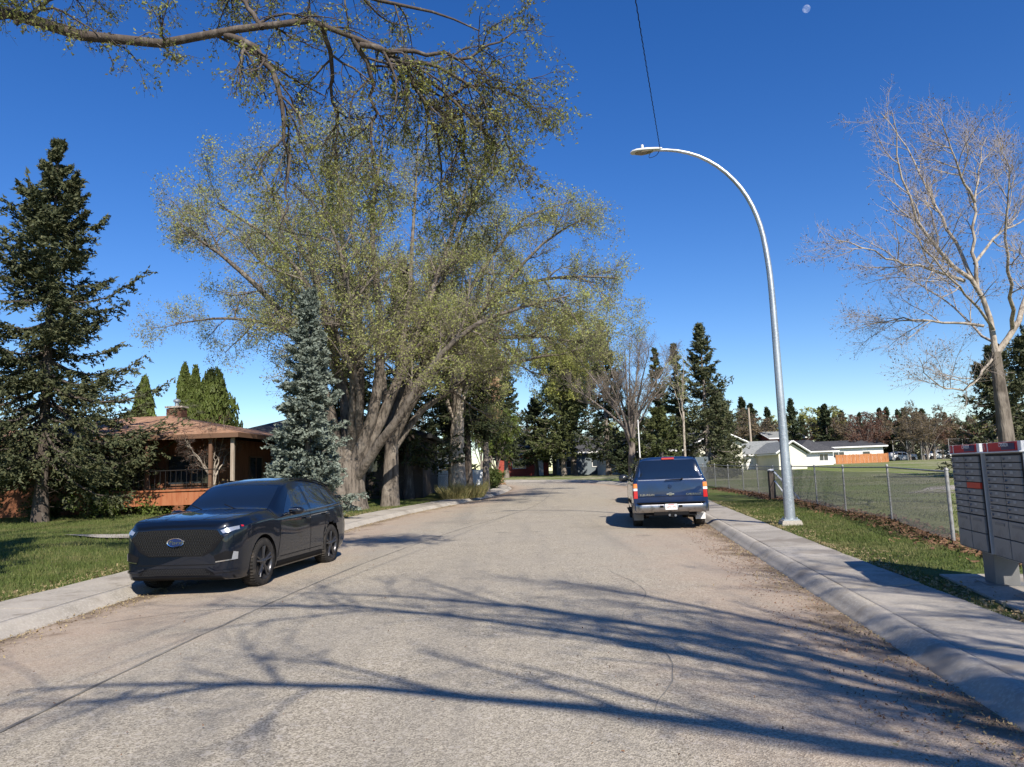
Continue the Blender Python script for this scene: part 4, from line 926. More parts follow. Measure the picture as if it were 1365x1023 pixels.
for r_ in range(3):
    for c_ in range(26):
        y=-.52+c_*.042+(.02 if r_%2 else 0); z=.32+r_*.03
        if abs(y)>.55-.1*r_/2: continue
        p=car.proj('f',y,z,.012)
        if p is None: continue
        V=[]
        for k in range(6):
            a=k/6*2*PI+PI/6
            for rr_ in (.021,.016): V.append((p.x,p.y+rr_*math.cos(a),p.z+rr_*math.sin(a)*.7))
        gm.add(V,np.array([[2*k,2*k+1,(2*k+3)%12,(2*k+2)%12] for k in range(6)]))
go=gm.build('intake_mesh',M['rim_dark'],car.root); go['kind']='stuff'
car.strip('f',[(-.62,.455),(0,.45),(.62,.455)],.012,'bumper_crease',B,.004)
car.panel('f',[(-.85,.235),(-.85,.285),(.85,.285),(.85,.235)],'chin_spoiler',B,.01,12)
for y in (-.66,.66):
    a=[car.proj('t',x,y,.03) for x in np.linspace(-.1,-1.85,12)]; MB().tube([tuple(p) for p in a],.014,6).build('roof_rail',M['black'],car.root,smooth=True)
for y,x in ((-.3,1.06),(.3,1.06)): MB().tube([(1.08,y,1.19),(.9,y-.35,1.29)],.009,5).build('wiper',B,car.root)
# the heading: local +x towards the camera side
car.rz=math.atan2(-2.6,-.34); car.place()
# ---- blue full-size SUV seen from behind
SW=(1.75,-1.55); R2=.375
st=[( 2.72,.45,.70,.75,.68,.60,.86,.90),( 2.66,.36,.88,.85,.86,.80,1.0,1.04),( 2.4,.34,.96,.98,.94,.86,1.10,1.14),( 1.75,.34,.985,1.05,.97,.88,1.14,1.19),( 1.2,.34,.985,1.12,.97,.85,1.20,1.25),
 ( .95,.34,.985,1.16,.97,.80,1.36,1.42),( .55,.34,.985,1.18,.965,.75,1.72,1.78),( .2,.34,.985,1.18,.965,.745,1.79,1.87),( -.8,.34,.985,1.18,.965,.745,1.80,1.885),( -1.8,.34,.985,1.18,.965,.745,1.80,1.885),
 ( -2.3,.36,.975,1.18,.955,.745,1.795,1.88),( -2.46,.38,.972,1.19,.95,.742,1.79,1.87),( -2.54,.40,.968,1.20,.945,.745,1.73,1.80),( -2.66,.42,.965,1.22,.94,.79,1.46,1.50),( -2.72,.44,.955,1.17,.92,.84,1.25,1.28),( -2.735,.46,.94,1.10,.91,.84,1.15,1.18)]
sv=Car('parked_suv','blue full-size SUV parked at the right kerb, seen from behind','car',st,SW,R2,(.45,.3),M['paint_blue'],(4.38,22.0),0)
sv.wells(SW,R2,.452,.97)
for x in SW:
    for sd in (-1,1): sv.wheel(x,sd*.83,R2,.26,sd,M['chrome_dull'],6,.215)
# rear wall details, y = left positive; z heights from the ground
sv.panel('b',[(-.80,1.30),(-.835,1.36),(-.725,1.755),(-.66,1.785),(.66,1.785),(.725,1.755),(.835,1.36),(.80,1.30)],'rear_window',G,.006,14)
sv.strip('b',[(-.86,1.27),(.86,1.27)],.012,'tailgate_seam',M['chrome_dull'],.006)
sv.strip('b',[(-.86,1.27),(-.85,.84),(.85,.84),(.86,1.27)],.010,'tailgate_seam',B,.003)
for sd in (-1,1):
    z=[(.80,1.0,M['lens_red'],'brake_light'),(1.0,1.07,M['white_plate'],'reverse_light'),(1.07,1.19,M['lens_amber'],'turn_light')]
    r=empty('tail_light',(0,0,0),parent=sv.root)
    for z0,z1,mm,nm in z:
        sv.panel('b',[(sd*.845,z0+.004),(sd*.945,z0+.004),(sd*.935,z1-.004),(sd*.845,z1-.004)],nm,mm,.012,6,parent=r)
        sv.panel('l' if sd>0 else 'r',[(-2.70,z0+.004),(-2.55,z0+.004),(-2.56,z1-.004),(-2.70,z1-.004)],nm,mm,.010,6,parent=r)
    sv.panel('l' if sd>0 else 'r',[(.62,1.24),(.42,1.66),(-.30,1.70),(-.32,1.24)],'side_window',G,.003,8)
    sv.panel('l' if sd>0 else 'r',[(-.42,1.24),(-.40,1.70),(-1.18,1.70),(-1.2,1.24)],'side_window',G,.003,8)
    sv.panel('l' if sd>0 else 'r',[(-1.30,1.24),(-1.28,1.70),(-2.42,1.69),(-2.5,1.24)],'side_window',G,.003,8)
    for q_ in ([(.70,.5),(.66,1.2)],[(-.37,.45),(-.37,1.22)],[(-1.2,.5),(-1.25,1.22)]): sv.strip('l' if sd>0 else 'r',q_,.015,'door_seam',B,.002)
    sv.panel('l' if sd>0 else 'r',[(1.25,.58),(1.25,.68),(-1.05,.68),(-1.05,.58)],'side_moulding',B,.012,12)
    mr=MB(); V=[]
    for (y,a,c) in [(.0,.03,.03),(.03,.07,.10),(.14,.085,.12),(.24,.07,.10),(.27,.03,.05)]: V+=[(.75+a*math.cos(t),sd*(.99+y),1.30+c*math.sin(t)) for t in aa]
    mr.add(V,np.stack([i[:-1],i[1:],nx[1:],nx[:-1]],-1).reshape(-1,4)); mr.add(V[-14:],[list(range(14))]); mr.box((.75,sd*.99,1.25),(.06,.16,.05)); mr.build('door_mirror',M['paint_dark'],sv.root,smooth=True)
    # mud flap and running board
    MB().box((-2.02,sd*.82,.30),(.02,.26,.22)).build('mud_flap',M['white_plate'] if sd<0 else M['grey_box'],sv.root)
    MB().box((.1,sd*.98,.36),(2.2,.12,.05)).build('running_board',B,sv.root,bevel=.01)
    a=[sv.proj('t',x,sd*.70,.035) for x in np.linspace(.0,-2.5,12)]; MB().tube([tuple(p) for p in a],.018,6).build('roof_rail',M['black'],sv.root,smooth=True)
sv.panel('t',[(1.12,-.74),(1.14,.74),(.62,.70),(.62,-.70)],'windshield',G,.004,10)
bp=MB(); 
V=[];zz=[(.42,.02),(.44,.09),(.52,.125),(.62,.125),(.665,.10),(.69,.0)]
ys=np.linspace(-.99,.99,25)
for y in ys:
    k=max(0,(abs(y)-.80)/.19); 
    for z_,o_ in zz: V.append((-2.69-o_*(1-.75*k*k)+.16*k*k,y,z_))
ii=np.arange(25*6).reshape(25,6); bp.add(V,np.stack([ii[:-1,:-1],ii[1:,:-1],ii[1:,1:],ii[:-1,1:]],-1).reshape(-1,4)); bpo=bp.build('bumper',M['chrome_dull'],sv.root,smooth=True)
MB().box((-2.77,0,.685),(.17,1.74,.02)).build('step_pad',B,bpo,bevel=.005)
MB().box((-2.70,0,.725),(.06,1.66,.05)).build('bumper_valance',M['paint_blue'],bpo,bevel=.015)
MB().box((-2.822,0,.575),(.012,.33,.165)).build('plate_frame',B,bpo); 
pl=MB().box((-2.832,0,.575),(.008,.31,.15)).build('licence_plate',M['white_plate'],sv.root)
mk=MB(); rr=np.random.default_rng(9)
for k in range(7):
    if k==3: continue
    y=.105-.035*k; mk.box((-2.838,y,.572),(.003,.006,.055)); mk.box((-2.838,y-.009,.572+(.02 if k%2 else -.02)),(.003,.018,.007)); mk.box((-2.838,y-.018,.572+(.012 if k%3 else -.014)),(.003,.006,.03))
mk.build('plate_marks',M['plate_red'],pl)
MB().box((-2.838,0,.632),(.003,.16,.014)).build('plate_header',M['plate_red'],pl)
for y in (.24,-.24): MB().box((-2.828,y,.585),(.012,.09,.06)).build('plate_step',B,bpo)
MB().box((-2.66,0,.40),(.24,.9,.08)).tube([(-2.5,0,.35),(-2.80,0,.35)],.035,8).box((-2.72,0,.35),(.08,.14,.10)).build('tow_hitch',B,sv.root)
MB().lathe([(0,0),(.03,.0),(.035,.03),(.03,.05)],(-2.80,.05,.36),axis='x').lathe([(0,0),(.03,.0),(.035,.03)],(-2.79,-.1,.35),axis='x').build('hitch_socket',M['chrome_dull'],sv.root)
MB().tube([(-2.2,-.62,.33),(-2.62,-.66,.31)],.04,10).build('exhaust_pipe',M['chrome_dull'],sv.root,smooth=True)
MB().box((-2.2,0,.42),(1.0,1.3,.16)).box((-1.55,0,.36),(.12,1.5,.12)).build('underbody',B,sv.root)
q=sv.proj('b',0,1.80,.0) or Vector((-2.56,0,1.83)); MB().box((q.x+.0,0,1.825),(.05,.33,.05)).build('brake_light',M['lens_red'],sv.root,bevel=.008)
BK=Matrix.Rotation(-PI/2,4,'Z')@Matrix.Rotation(PI/2,4,'X')
q=sv.proj('b',.55,.9,.004); text_mesh('SUBURBAN',.075,.003,'lettering',M['chrome'],sv.root,Matrix.Translation((q.x-.004,.60,.885))@BK)
q=sv.proj('b',-.55,.9,.004); text_mesh('CHEVROLET',.07,.003,'lettering',M['chrome'],sv.root,Matrix.Translation((q.x-.004,-.60,.885))@BK)
q=sv.proj('b',0,.90,.008)
bt=MB().box((q.x-.006,0,.90),(.012,.20,.035)).box((q.x-.006,0,.90),(.012,.075,.07)).build('emblem',M['chrome'],sv.root,bevel=.004)
MB().tube([(q.x-.03,-.30,1.275),(q.x-.03,.12,1.262)],.012,6).tube([(q.x-.03,-.30,1.275),(q.x-.01,-.34,1.30)],.02,6).build('rear_wiper',B,sv.root)
MB().lathe([(0,-.02),(.045,-.02),(.05,0)],(q.x,0,1.10),axis='x').build('tailgate_lock',M['paint_blue'],sv.root)
sv.rz=math.atan2(1,.105); 
sv.rz=PI/2-.125; sv.place()
# ---- a third car farther up the kerb, mostly hidden behind the blue one
def clone_car(src,label,xy,rz,paint):
    c=copy_tree(src); c['label']=label; c.location=(xy[0],xy[1],float(gz(xy[1]))-.052); c.rotation_euler=(0,0,rz)
    for o in c.children_recursive:
        if o.type=='MESH' and o.name.startswith(('body','door_handle','door_mirror','bumper_fin','arch_lip','bonnet_crease')):
            o.data=o.data.copy(); o.data.materials[0]=paint
    return c
clone_car(car.root,'dark parked car glimpsed ahead of the blue SUV',(6.05,33.2),PI/2-.125,M['paint_dark'])
# parked vehicles past the field
for k,(x,y,lab,pm) in enumerate(((66.5,126,'small white car parked past the tall field fence','white_plate'),(73.0,127,'white van-like car parked past the tall field fence, right of the small one','white_plate'))):
    clone_car(car.root,lab,(x,y),.1+k*PI,M[pm])
# ------------------------------------------------------------------ trees
def T3(l): return [tuple(at(*p)) for p in l]
def gpt(x,y): return (x,y,float(ground(x,y)))
# big dark spruce on the left lawn
conifer('spruce_tree','tall dark green spruce on the left lawn in front of the rust-brown bungalow',gpt(-19.4,30),16.3,5.4,2.4,190,M['needle'],M['bark_dark'],11,tr=.25,droop=.34,ntw=26,nsp=17,sp=.19,spw=.07,pw=.92)
# spruce just outside at the left edge, branches reach into the picture
conifer('spruce_tree','dark spruce at the left picture edge, cut by the frame',gpt(-26.5,31.5),12.5,4.3,3.6,200,M['needle'],M['bark_grey'],12,tr=.22,droop=.4,ntw=13,nsp=8,sp=.28,spw=.1)
# unseen spruce added left of the view to throw shade on the lawn
conifer('spruce_tree','spruce on the left lawn just outside the frame, its shadow lying across the grass',gpt(-9.5,8.7),11.5,1.8,3.6,140,M['needle'],M['bark_grey'],112,droop=.3,ntw=14,nsp=9,sp=.16,spw=.08)
# blue spruce
conifer('spruce_tree','narrow blue-green spruce standing right behind the navy crossover',gpt(-7.35,26.0),8.2,1.5,.15,230,M['needle_blue'],M['bark_grey'],13,tr=.14,droop=.1,ntw=17,nsp=15,sp=.14,spw=.07,pw=.8,elev=.6)
# elm pair
D0=32.5
broadleaf('elm_tree','massive multi-stemmed elm in new leaf beside the blue-green spruce','%s'and gpt(-7.35,32.5),
 (T3([(466,684,32.5),(466,668,32.5),(467,640,32.5),(474,615,32.5)]),.72,.5),
 [(T3([(458,640,32.5),(443,570,32),(425,500,31.5),(385,430,31),(330,370,30.5),(240,300,30)]),.30,.04),
  (T3([(462,630,32.5),(462,545,32.6),(440,450,33),(420,370,33),(380,290,33),(340,215,33)]),.28,.035),
  (T3([(468,630,32.5),(478,540,33.2),(478,430,34),(460,350,34.5),(452,260,35),(445,190,35)]),.30,.035),
  (T3([(470,625,32.5),(500,540,32),(508,450,31.5),(500,370,31),(498,280,30.5),(510,185,30)]),.30,.035),
  (T3([(474,625,32.5),(515,545,32.5),(545,470,33),(572,400,33.5),(600,320,34),(630,220,34.5)]),.27,.035),
  (T3([(474,640,32.3),(500,600,31.6),(550,530,30.5),(590,470,29.8),(660,420,29.2),(760,395,28.8)]),.24,.03),
  (T3([(450,600,32.5),(438,540,33.5),(400,455,34.5),(350,430,35),(290,425,35.5),(235,432,36)]),.2,.03),
  (T3([(460,600,33),(455,520,35),(420,440,37),(380,380,38.5),(330,330,39.5),(270,280,40)]),.2,.03),
  (T3([(468,600,32.5),(480,530,31),(450,450,29.5),(410,380,28.5),(360,320,28),(290,270,27.5)]),.18,.03),
  (T3([(466,600,32.5),(470,520,30.8),(470,430,29.5),(455,350,28.6),(430,270,28),(400,200,27.5)]),.18,.03)],
 M['bark_elm'],M['leaf_elm'],21,[(16,2.9,.75,6,.16),(11,1.35,.85,4,.2),(9,.72,.85,3,.25)],7,.044,tri=True,twigm=M['bark_grey'],rootflare=1.45,leafspread=.1,trop=(0,0,.1))
broadleaf('elm_tree','second elm with a slimmer dark trunk, spreading over the road','%s'and gpt(-5.75,34.0),
 (T3([(520,680,34),(520,662,34),(521,630,34),(522,590,34)]),.38,.28),
 [(T3([(522,610,34),(535,550,34),(575,490,34.3),(640,455,35),(720,450,36),(800,462,37)]),.22,.03),
  (T3([(522,600,34),(545,530,33.5),(600,460,33),(660,400,32.5),(740,370,32),(822,372,31.5)]),.22,.03),
  (T3([(522,595,34),(550,510,34.5),(600,430,35.2),(650,350,36),(700,290,36.5),(760,270,37)]),.22,.03),
  (T3([(522,595,34),(540,500,34.5),(575,410,35),(610,320,35.5),(640,240,36),(660,180,36)]),.22,.03),
  (T3([(520,600,34),(530,500,35),(545,400,36.5),(550,310,37.5),(555,230,38),(560,165,38)]),.2,.03),
  (T3([(522,595,34),(560,520,33),(620,440,31.5),(680,370,30.5),(730,320,30),(780,290,29.5)]),.18,.03),
  (T3([(524,600,34),(570,540,35),(640,500,37),(700,480,38.5),(760,470,40),(810,440,41)]),.18,.03),
  (T3([(520,600,34),(510,500,36),(490,400,38),(470,320,39),(455,250,39.5),(440,210,40)]),.18,.03)],
 M['bark_elm'],M['leaf_elm'],22,[(16,2.8,.75,6,.16),(11,1.35,.85,4,.2),(9,.72,.85,3,.25)],7,.044,tri=True,twigm=M['bark_grey'],rootflare=1.3,leafspread=.1,trop=(0,0,.1))
# cottonwood whose limbs hang over from the left
broadleaf('cottonwood_tree','cottonwood whose budding limb reaches across the top of the picture from the left',gpt(-13.6,9.0),
 ([(-13.6,9,.0),(-13.5,9,2),(-13.3,9,5),(-13,9.1,7.2)],.42,.3),
 [([(-13.1,9.1,6.2)]+T3([(-60,22,9.5),(60,38,9.7),(150,55,9.8),(210,58,9.9),(400,30,10.1)])[0:]+T3([(470,52,10.3),(540,88,10.5),(610,135,10.8),(660,190,11)]),.145,.018),
  (T3([(300,47,10),(345,66,10),(366,110,10),(380,170,10.1),(384,225,10.2),(376,300,10.3)]),.055,.008),
  (T3([(480,60,10.3),(540,68,10.4),(610,76,10.6),(650,62,10.8),(690,40,11)]),.045,.01),
  (T3([(200,-120,10.8),(300,-60,10.8),(400,-25,10.9),(500,0,11),(590,20,11.2),(640,45,11.4)]),.08,.012),
  ([(-13.1,9.1,6.8)]+T3([(-100,-150,10),(100,-90,10.2),(220,-60,10.4),(330,-90,10.6),(450,-80,10.8)]),.14,.02),
  (T3([(470,52,10.3),(490,90,10.5),(500,140,10.8),(498,200,11),(505,260,11.1)]),.04,.008),
  (T3([(540,88,10.5),(560,130,10.8),(580,180,11.2),(590,230,11.5),(585,280,11.7)]),.04,.008),
  (T3([(430,36,10.2),(440,80,10.6),(445,130,11),(450,190,11.3),(440,240,11.5)]),.04,.008),
  ([(-13,9.1,6.5),(-13.6,8.6,10.5),(-14.6,8,14.5),(-15.5,7.4,19)],.22,.03),
  ([(-13,9.1,6.5),(-11,8,10),(-8.5,7,13),(-6,6,15)],.16,.03),  # high limbs out of view, added to shade the left lawn
  ([(-13,9.1,6.5),(-11.4,10,10.4),(-9,10.8,13.4),(-6.6,11.2,15.4)],.16,.03),
  ([(-13,9.1,6.5),(-12,6.6,9.6),(-10.2,4,12.4),(-8.4,1.6,14.4)],.16,.03),
  ([(-13,9.1,6.5),(-10,7.5,9.6),(-7,6,11.6),(-4.5,4.8,12.4)],.15,.03),  # more unseen limbs, shaped to widen the shade on that lawn
  ([(-13,9.1,6.5),(-11,6.5,9.2),(-8,3.8,11.2),(-5,2,12.2)],.15,.03),
  ([(-13,9.1,6.5),(-12.2,9.6,10),(-11.6,10.4,13.5),(-11.2,11.2,17)],.18,.03),
  ([(-13,9.1,6.5),(-15,9.6,9.5),(-17.4,10.2,13),(-19,10.6,16)],.18,.03),
  ([(-13,9.1,6.5),(-14,10.5,8.5),(-15.5,12,10.5),(-16.5,13,12)],.2,.03),
  ([(-13,9.1,6.5),(-12,8.2,9),(-11,7,11.5),(-10.5,6,13.5)],.2,.03),
  (T3([(520,80,10.4),(600,100,10.6),(650,140,10.8),(680,200,11),(690,250,11.2)]),.035,.008),
  (T3([(610,135,10.8),(620,170,11.2),(615,210,11.6),(630,250,12),(620,290,12.2)]),.03,.008),
  (T3([(600,130,10.8),(640,110,10.9),(690,130,11.1),(720,160,11.2)]),.03,.008),
  (T3([(20,32,9.6),(60,5,9.7),(110,-20,9.9),(180,-50,10)]),.04,.01),
  (T3([(350,38,10),(330,10,10.1),(300,-30,10.3),(280,-70,10.5)]),.04,.01)],
 M['bark_dark'],M['leaf_over'],23,[(14,1.1,.9,6,.2),(8,.55,.9,4,.28),(6,.27,.9,3,.3)],4,.021,twigm=M['bark_dark'],rootflare=1.2,leafspread=.025,trop=(0,0,-.75),twigr=.003,t_start=.04)
# pale-trunked poplar beyond the fence on the right
D1=20.
broadleaf('poplar_tree','leafless pale-barked poplar standing in the field behind the mailboxes',gpt(13.35,20.0),
 (T3([(1352,668,20),(1346,620,20),(1338,560,20),(1326,470,20)]),.19,.14),
 [(T3([(1328,480,20),(1322,440,20),(1303,385,20),(1245,330,19.6),(1205,245,19.3),(1190,150,19)]),.085,.01),
  (T3([(1300,380,20),(1270,320,20.6),(1245,270,21),(1220,215,21.4),(1175,150,21.8)]),.058,.01),
  (T3([(1303,385,20),(1298,330,20),(1300,260,20),(1308,205,20.2),(1310,185,20.3)]),.058,.01),
  (T3([(1285,375,20),(1250,362,19.5),(1200,350,19),(1150,330,18.6),(1100,312,18.3)]),.05,.008),
  (T3([(1312,435,20),(1290,432,20.2),(1240,428,20.4),(1190,427,20.8),(1140,440,21)]),.042,.008),
  (T3([(1325,475,20),(1300,510,19.6),(1270,520,19.2),(1235,500,18.8),(1225,475,18.4)]),.036,.008),
  (T3([(1330,470,20),(1350,440,20),(1375,380,20.2),(1400,320,20.6),(1440,230,21)]),.085,.01),
  (T3([(1299,352,20),(1330,312,20.5),(1355,300,21),(1390,270,21.5)]),.045,.01),
  (T3([(1300,270,20),(1280,230,19.5),(1265,190,19.2),(1250,150,19)]),.042,.008),
  (T3([(1330,460,20),(1300,440,21.2),(1260,400,22.5),(1200,370,23.5),(1150,380,24)]),.042,.008),
  (T3([(1350,440,20),(1345,380,18.8),(1340,310,18),(1345,240,17.5),(1330,180,17.2)]),.06,.008),
  (T3([(1325,440,20),(1295,400,18.9),(1255,360,18),(1225,320,17.5),(1190,290,17.2)]),.042,.008)],
 M['bark_pale'],M['leaf_brown'],24,[(11,1.6,.7,6,.16),(9,.8,.75,4,.2),(6,.4,.8,3,.25)],1,.022,twigm=M['bark_twig'],trunkm=M['bark_elm'],rootflare=1.3,leafspread=.02,trop=(0,0,.25),twigr=.0038)
# tree beside the camera whose branches shade the road
broadleaf('cottonwood_tree','large bare cottonwood beside the sidewalk whose shadow crosses the road',gpt(7.6,-4.2),
 ([(7.6,-4.2,-.1),(7.6,-4.2,1.5),(7.5,-4.1,3),(7.4,-4.0,4.2)],.38,.3),
 [([(7.4,-4,4),(6.6,-3.7,5.6),(5.0,-3.3,6.8),(3.2,-2.9,7.4),(1.0,-2.4,7.7),(-1.2,-2.0,7.4)],.15,.02),
  ([(7.4,-4,4),(7.0,-3.6,6),(6.0,-2.9,8.2),(4.6,-2.4,9.8),(3.0,-2,10.8),(1.4,-1.6,11.2)],.17,.02),
  ([(7.4,-4,4),(7.5,-3.9,6.5),(7.2,-3.7,9),(6.5,-3.4,11.2),(5.6,-3,12.8)],.17,.02),
  ([(7.4,-4,4),(8.2,-3.4,6),(8.9,-2.6,8.2),(9.2,-1.8,10),(9.2,-1.2,11.6)],.15,.02),
  ([(7.4,-4,3.8),(6.8,-3,4.8),(5.8,-1.8,5.6),(4.6,-.8,6.1),(3.4,.2,6.2)],.11,.02),
  ([(7.4,-4,4.2),(7.8,-2.8,5.8),(8.0,-1.4,7.2),(7.9,-.2,8.2),(7.6,1,8.8)],.12,.02),
  ([(7.4,-4,3.8),(6.9,-3.2,5.2),(6.3,-2.2,6.6),(5.4,-1.4,7.6)],.12,.02),
  ([(7.4,-4,4),(7.9,-3.2,5.4),(8.2,-2.2,7),(8.1,-1.4,8.6)],.12,.02),
  ([(7.4,-4,4),(7.0,-4.8,6),(6.4,-5.4,8),(5.9,-5.8,9.8)],.13,.02),
  ([(7.4,-4,3.4),(7.3,-2.4,3.9),(7.0,-.8,4.3),(6.6,.8,4.4)],.09,.02),
  ([(6.6,-3.7,5.6),(5.4,-2.8,7.6),(3.8,-2.1,9.0),(1.8,-1.4,9.8),(-.2,-1,10)],.11,.02),
  ([(7.4,-4,3.6),(7.2,-2.6,4.4),(6.7,-1.0,5.0),(6.0,.6,5.3)],.10,.02),
  ([(7.4,-4,4),(6.8,-4.0,7),(5.8,-4,9.6),(4.8,-4,11.6)],.15,.02),
  ([(7.4,-4,4),(8.6,-4.8,6.4),(9.6,-5.4,8.6),(10.2,-5.8,10.4)],.13,.02)],
 M['bark_elm'],M['leaf_over'],25,[(12,2.5,.6,6,.12),(6,1.15,.7,4,.18),(4,.55,.8,3,.25)],1,.03,twigm=M['bark_grey'],rootflare=1.3,leafspread=.05,trop=(0,0,.2),twigr=.005)

# ---- mid-distance trees: prototypes, then copies
def generic_limbs(b,h,w,n,seed,low=.25,up=.6):
    r=np.random.default_rng(seed); L=[]
    for k in range(n):
        a=k/n*2*PI+r.uniform(-.4,.4); hh=h*r.uniform(.75,1.0) if k%3 else h; ww=w*r.uniform(.55,1.0)*(1 if k%3 else .35); z0=h*low*r.uniform(.8,1.3)
        e=np.array([math.cos(a)*ww,math.sin(a)*ww])
        L.append(([(0,0,z0),(e[0]*.22,e[1]*.22,z0+(hh-z0)*.3),(e[0]*.55,e[1]*.55,z0+(hh-z0)*.62),(e[0]*.85,e[1]*.85,z0+(hh-z0)*.85),(e[0],e[1],hh)],h*.011*min(1,w/h*2.2),h*.0025*min(1,w/h*3)))
    return [([tuple(np.array(p)+b) for p in l[0]],l[1],l[2]) for l in L]
def gen_tree(name,label,x,y,h,w,barkm,leafm,seed,n=8,levels=((9,1.9,.7,6,.18),(7,.95,.8,4,.22),(5,.5,.8,3,.25)),leafn=3,leafsize=.07,group=None,low=.22,tr=None,twigm=None,twigr=.01,trop=(0,0,.15)):
    b=np.array(gpt(x,y)); k=h/10
    lv=[(a,l*k,c,d,e) for a,l,c,d,e in levels]
    return broadleaf(name,label,b,([tuple(b+[0,0,-.15]),tuple(b+[0,0,h*low*.5]),tuple(b+[.03*h*.3,0,h*low*1.1])],tr or h*.022,(tr or h*.022)*.75),generic_limbs(b,h,w,n,seed,low),barkm,leafm,seed,lv,leafn,leafsize,group=group,twigm=twigm,tri=True,rootflare=1.3,leafspread=.1*k,twigr=twigr,trop=trop)
# pale elm trunk by the white fence
gen_tree('elm_tree','elm with a thick pale trunk in front of the white fence',-3.3,41.5,13.5,6.0,M['bark_pale'],M['leaf_elm'],31,n=10,levels=((10,2.1,.7,6,.18),(8,1.0,.8,4,.22),(6,.5,.8,3,.25)),low=.3,tr=.46,leafsize=.055,twigm=M['bark_grey'])
gen_tree('maple_tree','small tree with withered tan leaves behind the white fence',-1.9,47.5,9.5,1.7,M['bark_grey'],M['leaf_tan'],32,n=5,levels=((8,1.0,.7,5,.2),(5,.5,.8,3,.25)),leafn=7,leafsize=.16,low=.35,trop=(0,0,-.3))
gen_tree('ash_tree','young tree in fresh green leaf behind the white fence',-1.4,56,5.6,3.0,M['bark_grey'],M['leaf_green'],33,n=8,leafsize=.09)
gen_tree('ash_tree','tall yellow-green tree before the slate-blue bungalow at the street bend',7.0,87,17.5,5.4,M['bark_grey'],M['leaf_yellow'],34,n=10,levels=((11,1.7,.7,6,.18),(8,.9,.8,4,.22),(6,.45,.8,3,.25)),leafn=9,leafsize=.13,low=.16)
gen_tree('ash_tree','tall olive-green tree behind the street bend, left of the round one',-2.2,60,13.5,5.2,M['bark_grey'],M['leaf_elm'],35,n=10,levels=((11,1.8,.7,6,.18),(8,.9,.8,4,.22),(6,.45,.8,3,.25)),leafn=4,leafsize=.075,low=.22)
gen_tree('boulevard_tree','bare fan-shaped boulevard tree ahead of the parked SUV',9.1,57,10.2,5.2,M['bark_grey'],M['leaf_brown'],136,n=13,levels=((9,1.9,.55,6,.12),(8,.95,.6,4,.16),(6,.5,.7,3,.2)),leafn=1,leafsize=.04,low=.27,tr=.3,twigm=M['bark_grey'],twigr=.009,trop=(0,0,.5))
gen_tree('dwarf_tree','gnarled leafless dwarf tree with pale stems before the bungalow',-13.6,33,3.9,1.7,M['bark_pale'],M['leaf_red'],37,n=7,levels=((7,1.6,.7,5,.2),(6,1.2,.8,4,.25),(5,.7,.8,3,.3)),leafn=1,leafsize=.03,low=.3,tr=.13,twigm=M['bark_dark'],twigr=.008)
# dark evergreens behind the elms
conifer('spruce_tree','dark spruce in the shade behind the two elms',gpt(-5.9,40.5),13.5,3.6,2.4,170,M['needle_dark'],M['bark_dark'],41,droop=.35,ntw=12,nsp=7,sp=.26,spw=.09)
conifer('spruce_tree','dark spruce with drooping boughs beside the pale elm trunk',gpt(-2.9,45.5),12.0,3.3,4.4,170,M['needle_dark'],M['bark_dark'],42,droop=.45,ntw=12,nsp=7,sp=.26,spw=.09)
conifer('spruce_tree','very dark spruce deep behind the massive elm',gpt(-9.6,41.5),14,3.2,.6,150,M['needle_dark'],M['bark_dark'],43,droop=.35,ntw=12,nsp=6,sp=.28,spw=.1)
conifer('spruce_tree','shaded spruce tree at the left inside of the street bend',gpt(4.6,74,),13,3.6,1.5,130,M['needle_dark'],M['bark_dark'],44,droop=.4,ntw=11,nsp=6,sp=.32,spw=.13) if False else None
g='spruces at the end of the street'
conifer('spruce_tree','broad spruce before the slate-blue bungalow at the street bend',(5.6,84.5,1.1),15,4.6,3.0,150,M['needle_olive'],M['bark_grey'],45,droop=.35,ntw=12,nsp=6,sp=.36,spw=.15)
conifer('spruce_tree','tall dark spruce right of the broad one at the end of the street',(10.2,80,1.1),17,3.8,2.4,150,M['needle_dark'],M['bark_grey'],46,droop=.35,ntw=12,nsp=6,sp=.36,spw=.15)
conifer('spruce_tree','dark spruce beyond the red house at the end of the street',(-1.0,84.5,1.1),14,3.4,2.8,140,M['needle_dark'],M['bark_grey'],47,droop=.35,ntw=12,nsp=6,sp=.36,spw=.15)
# spruces right of the bare tree
conifer('spruce_tree','largest spruce beside the cream gabled house',gpt(15.1,57),12.2,3.3,.6,150,M['needle'],M['bark_grey'],48,droop=.32,ntw=13,nsp=7,sp=.27,spw=.10)
conifer('spruce_tree','shorter round-shouldered spruce right of the largest one',gpt(17.2,61),7.2,1.9,.6,150,M['needle'],M['bark_grey'],49,droop=.3,ntw=12,nsp=7,sp=.28,spw=.10,pw=.6)
conifer('spruce_tree','slender spruce left of the largest one, behind the blue SUV',gpt(14.0,62),11.4,1.7,3.0,120,M['needle_olive'],M['bark_grey'],50,droop=.3,ntw=10,nsp=6,sp=.27,spw=.10)
conifer('spruce_tree','thin spire of a spruce nearest the bare boulevard tree',gpt(13.2,66),11.6,1.5,3.6,100,M['needle_olive'],M['bark_grey'],51,droop=.3,ntw=10,nsp=6,sp=.27,spw=.10)
conifer('spruce_tree','low olive spruce bush behind the roof of the blue SUV',gpt(10.6,53),5.2,2.2,.3,110,M['needle_olive'],M['bark_grey'],52,droop=.2,ntw=11,nsp=7,sp=.24,spw=.09,pw=.6)
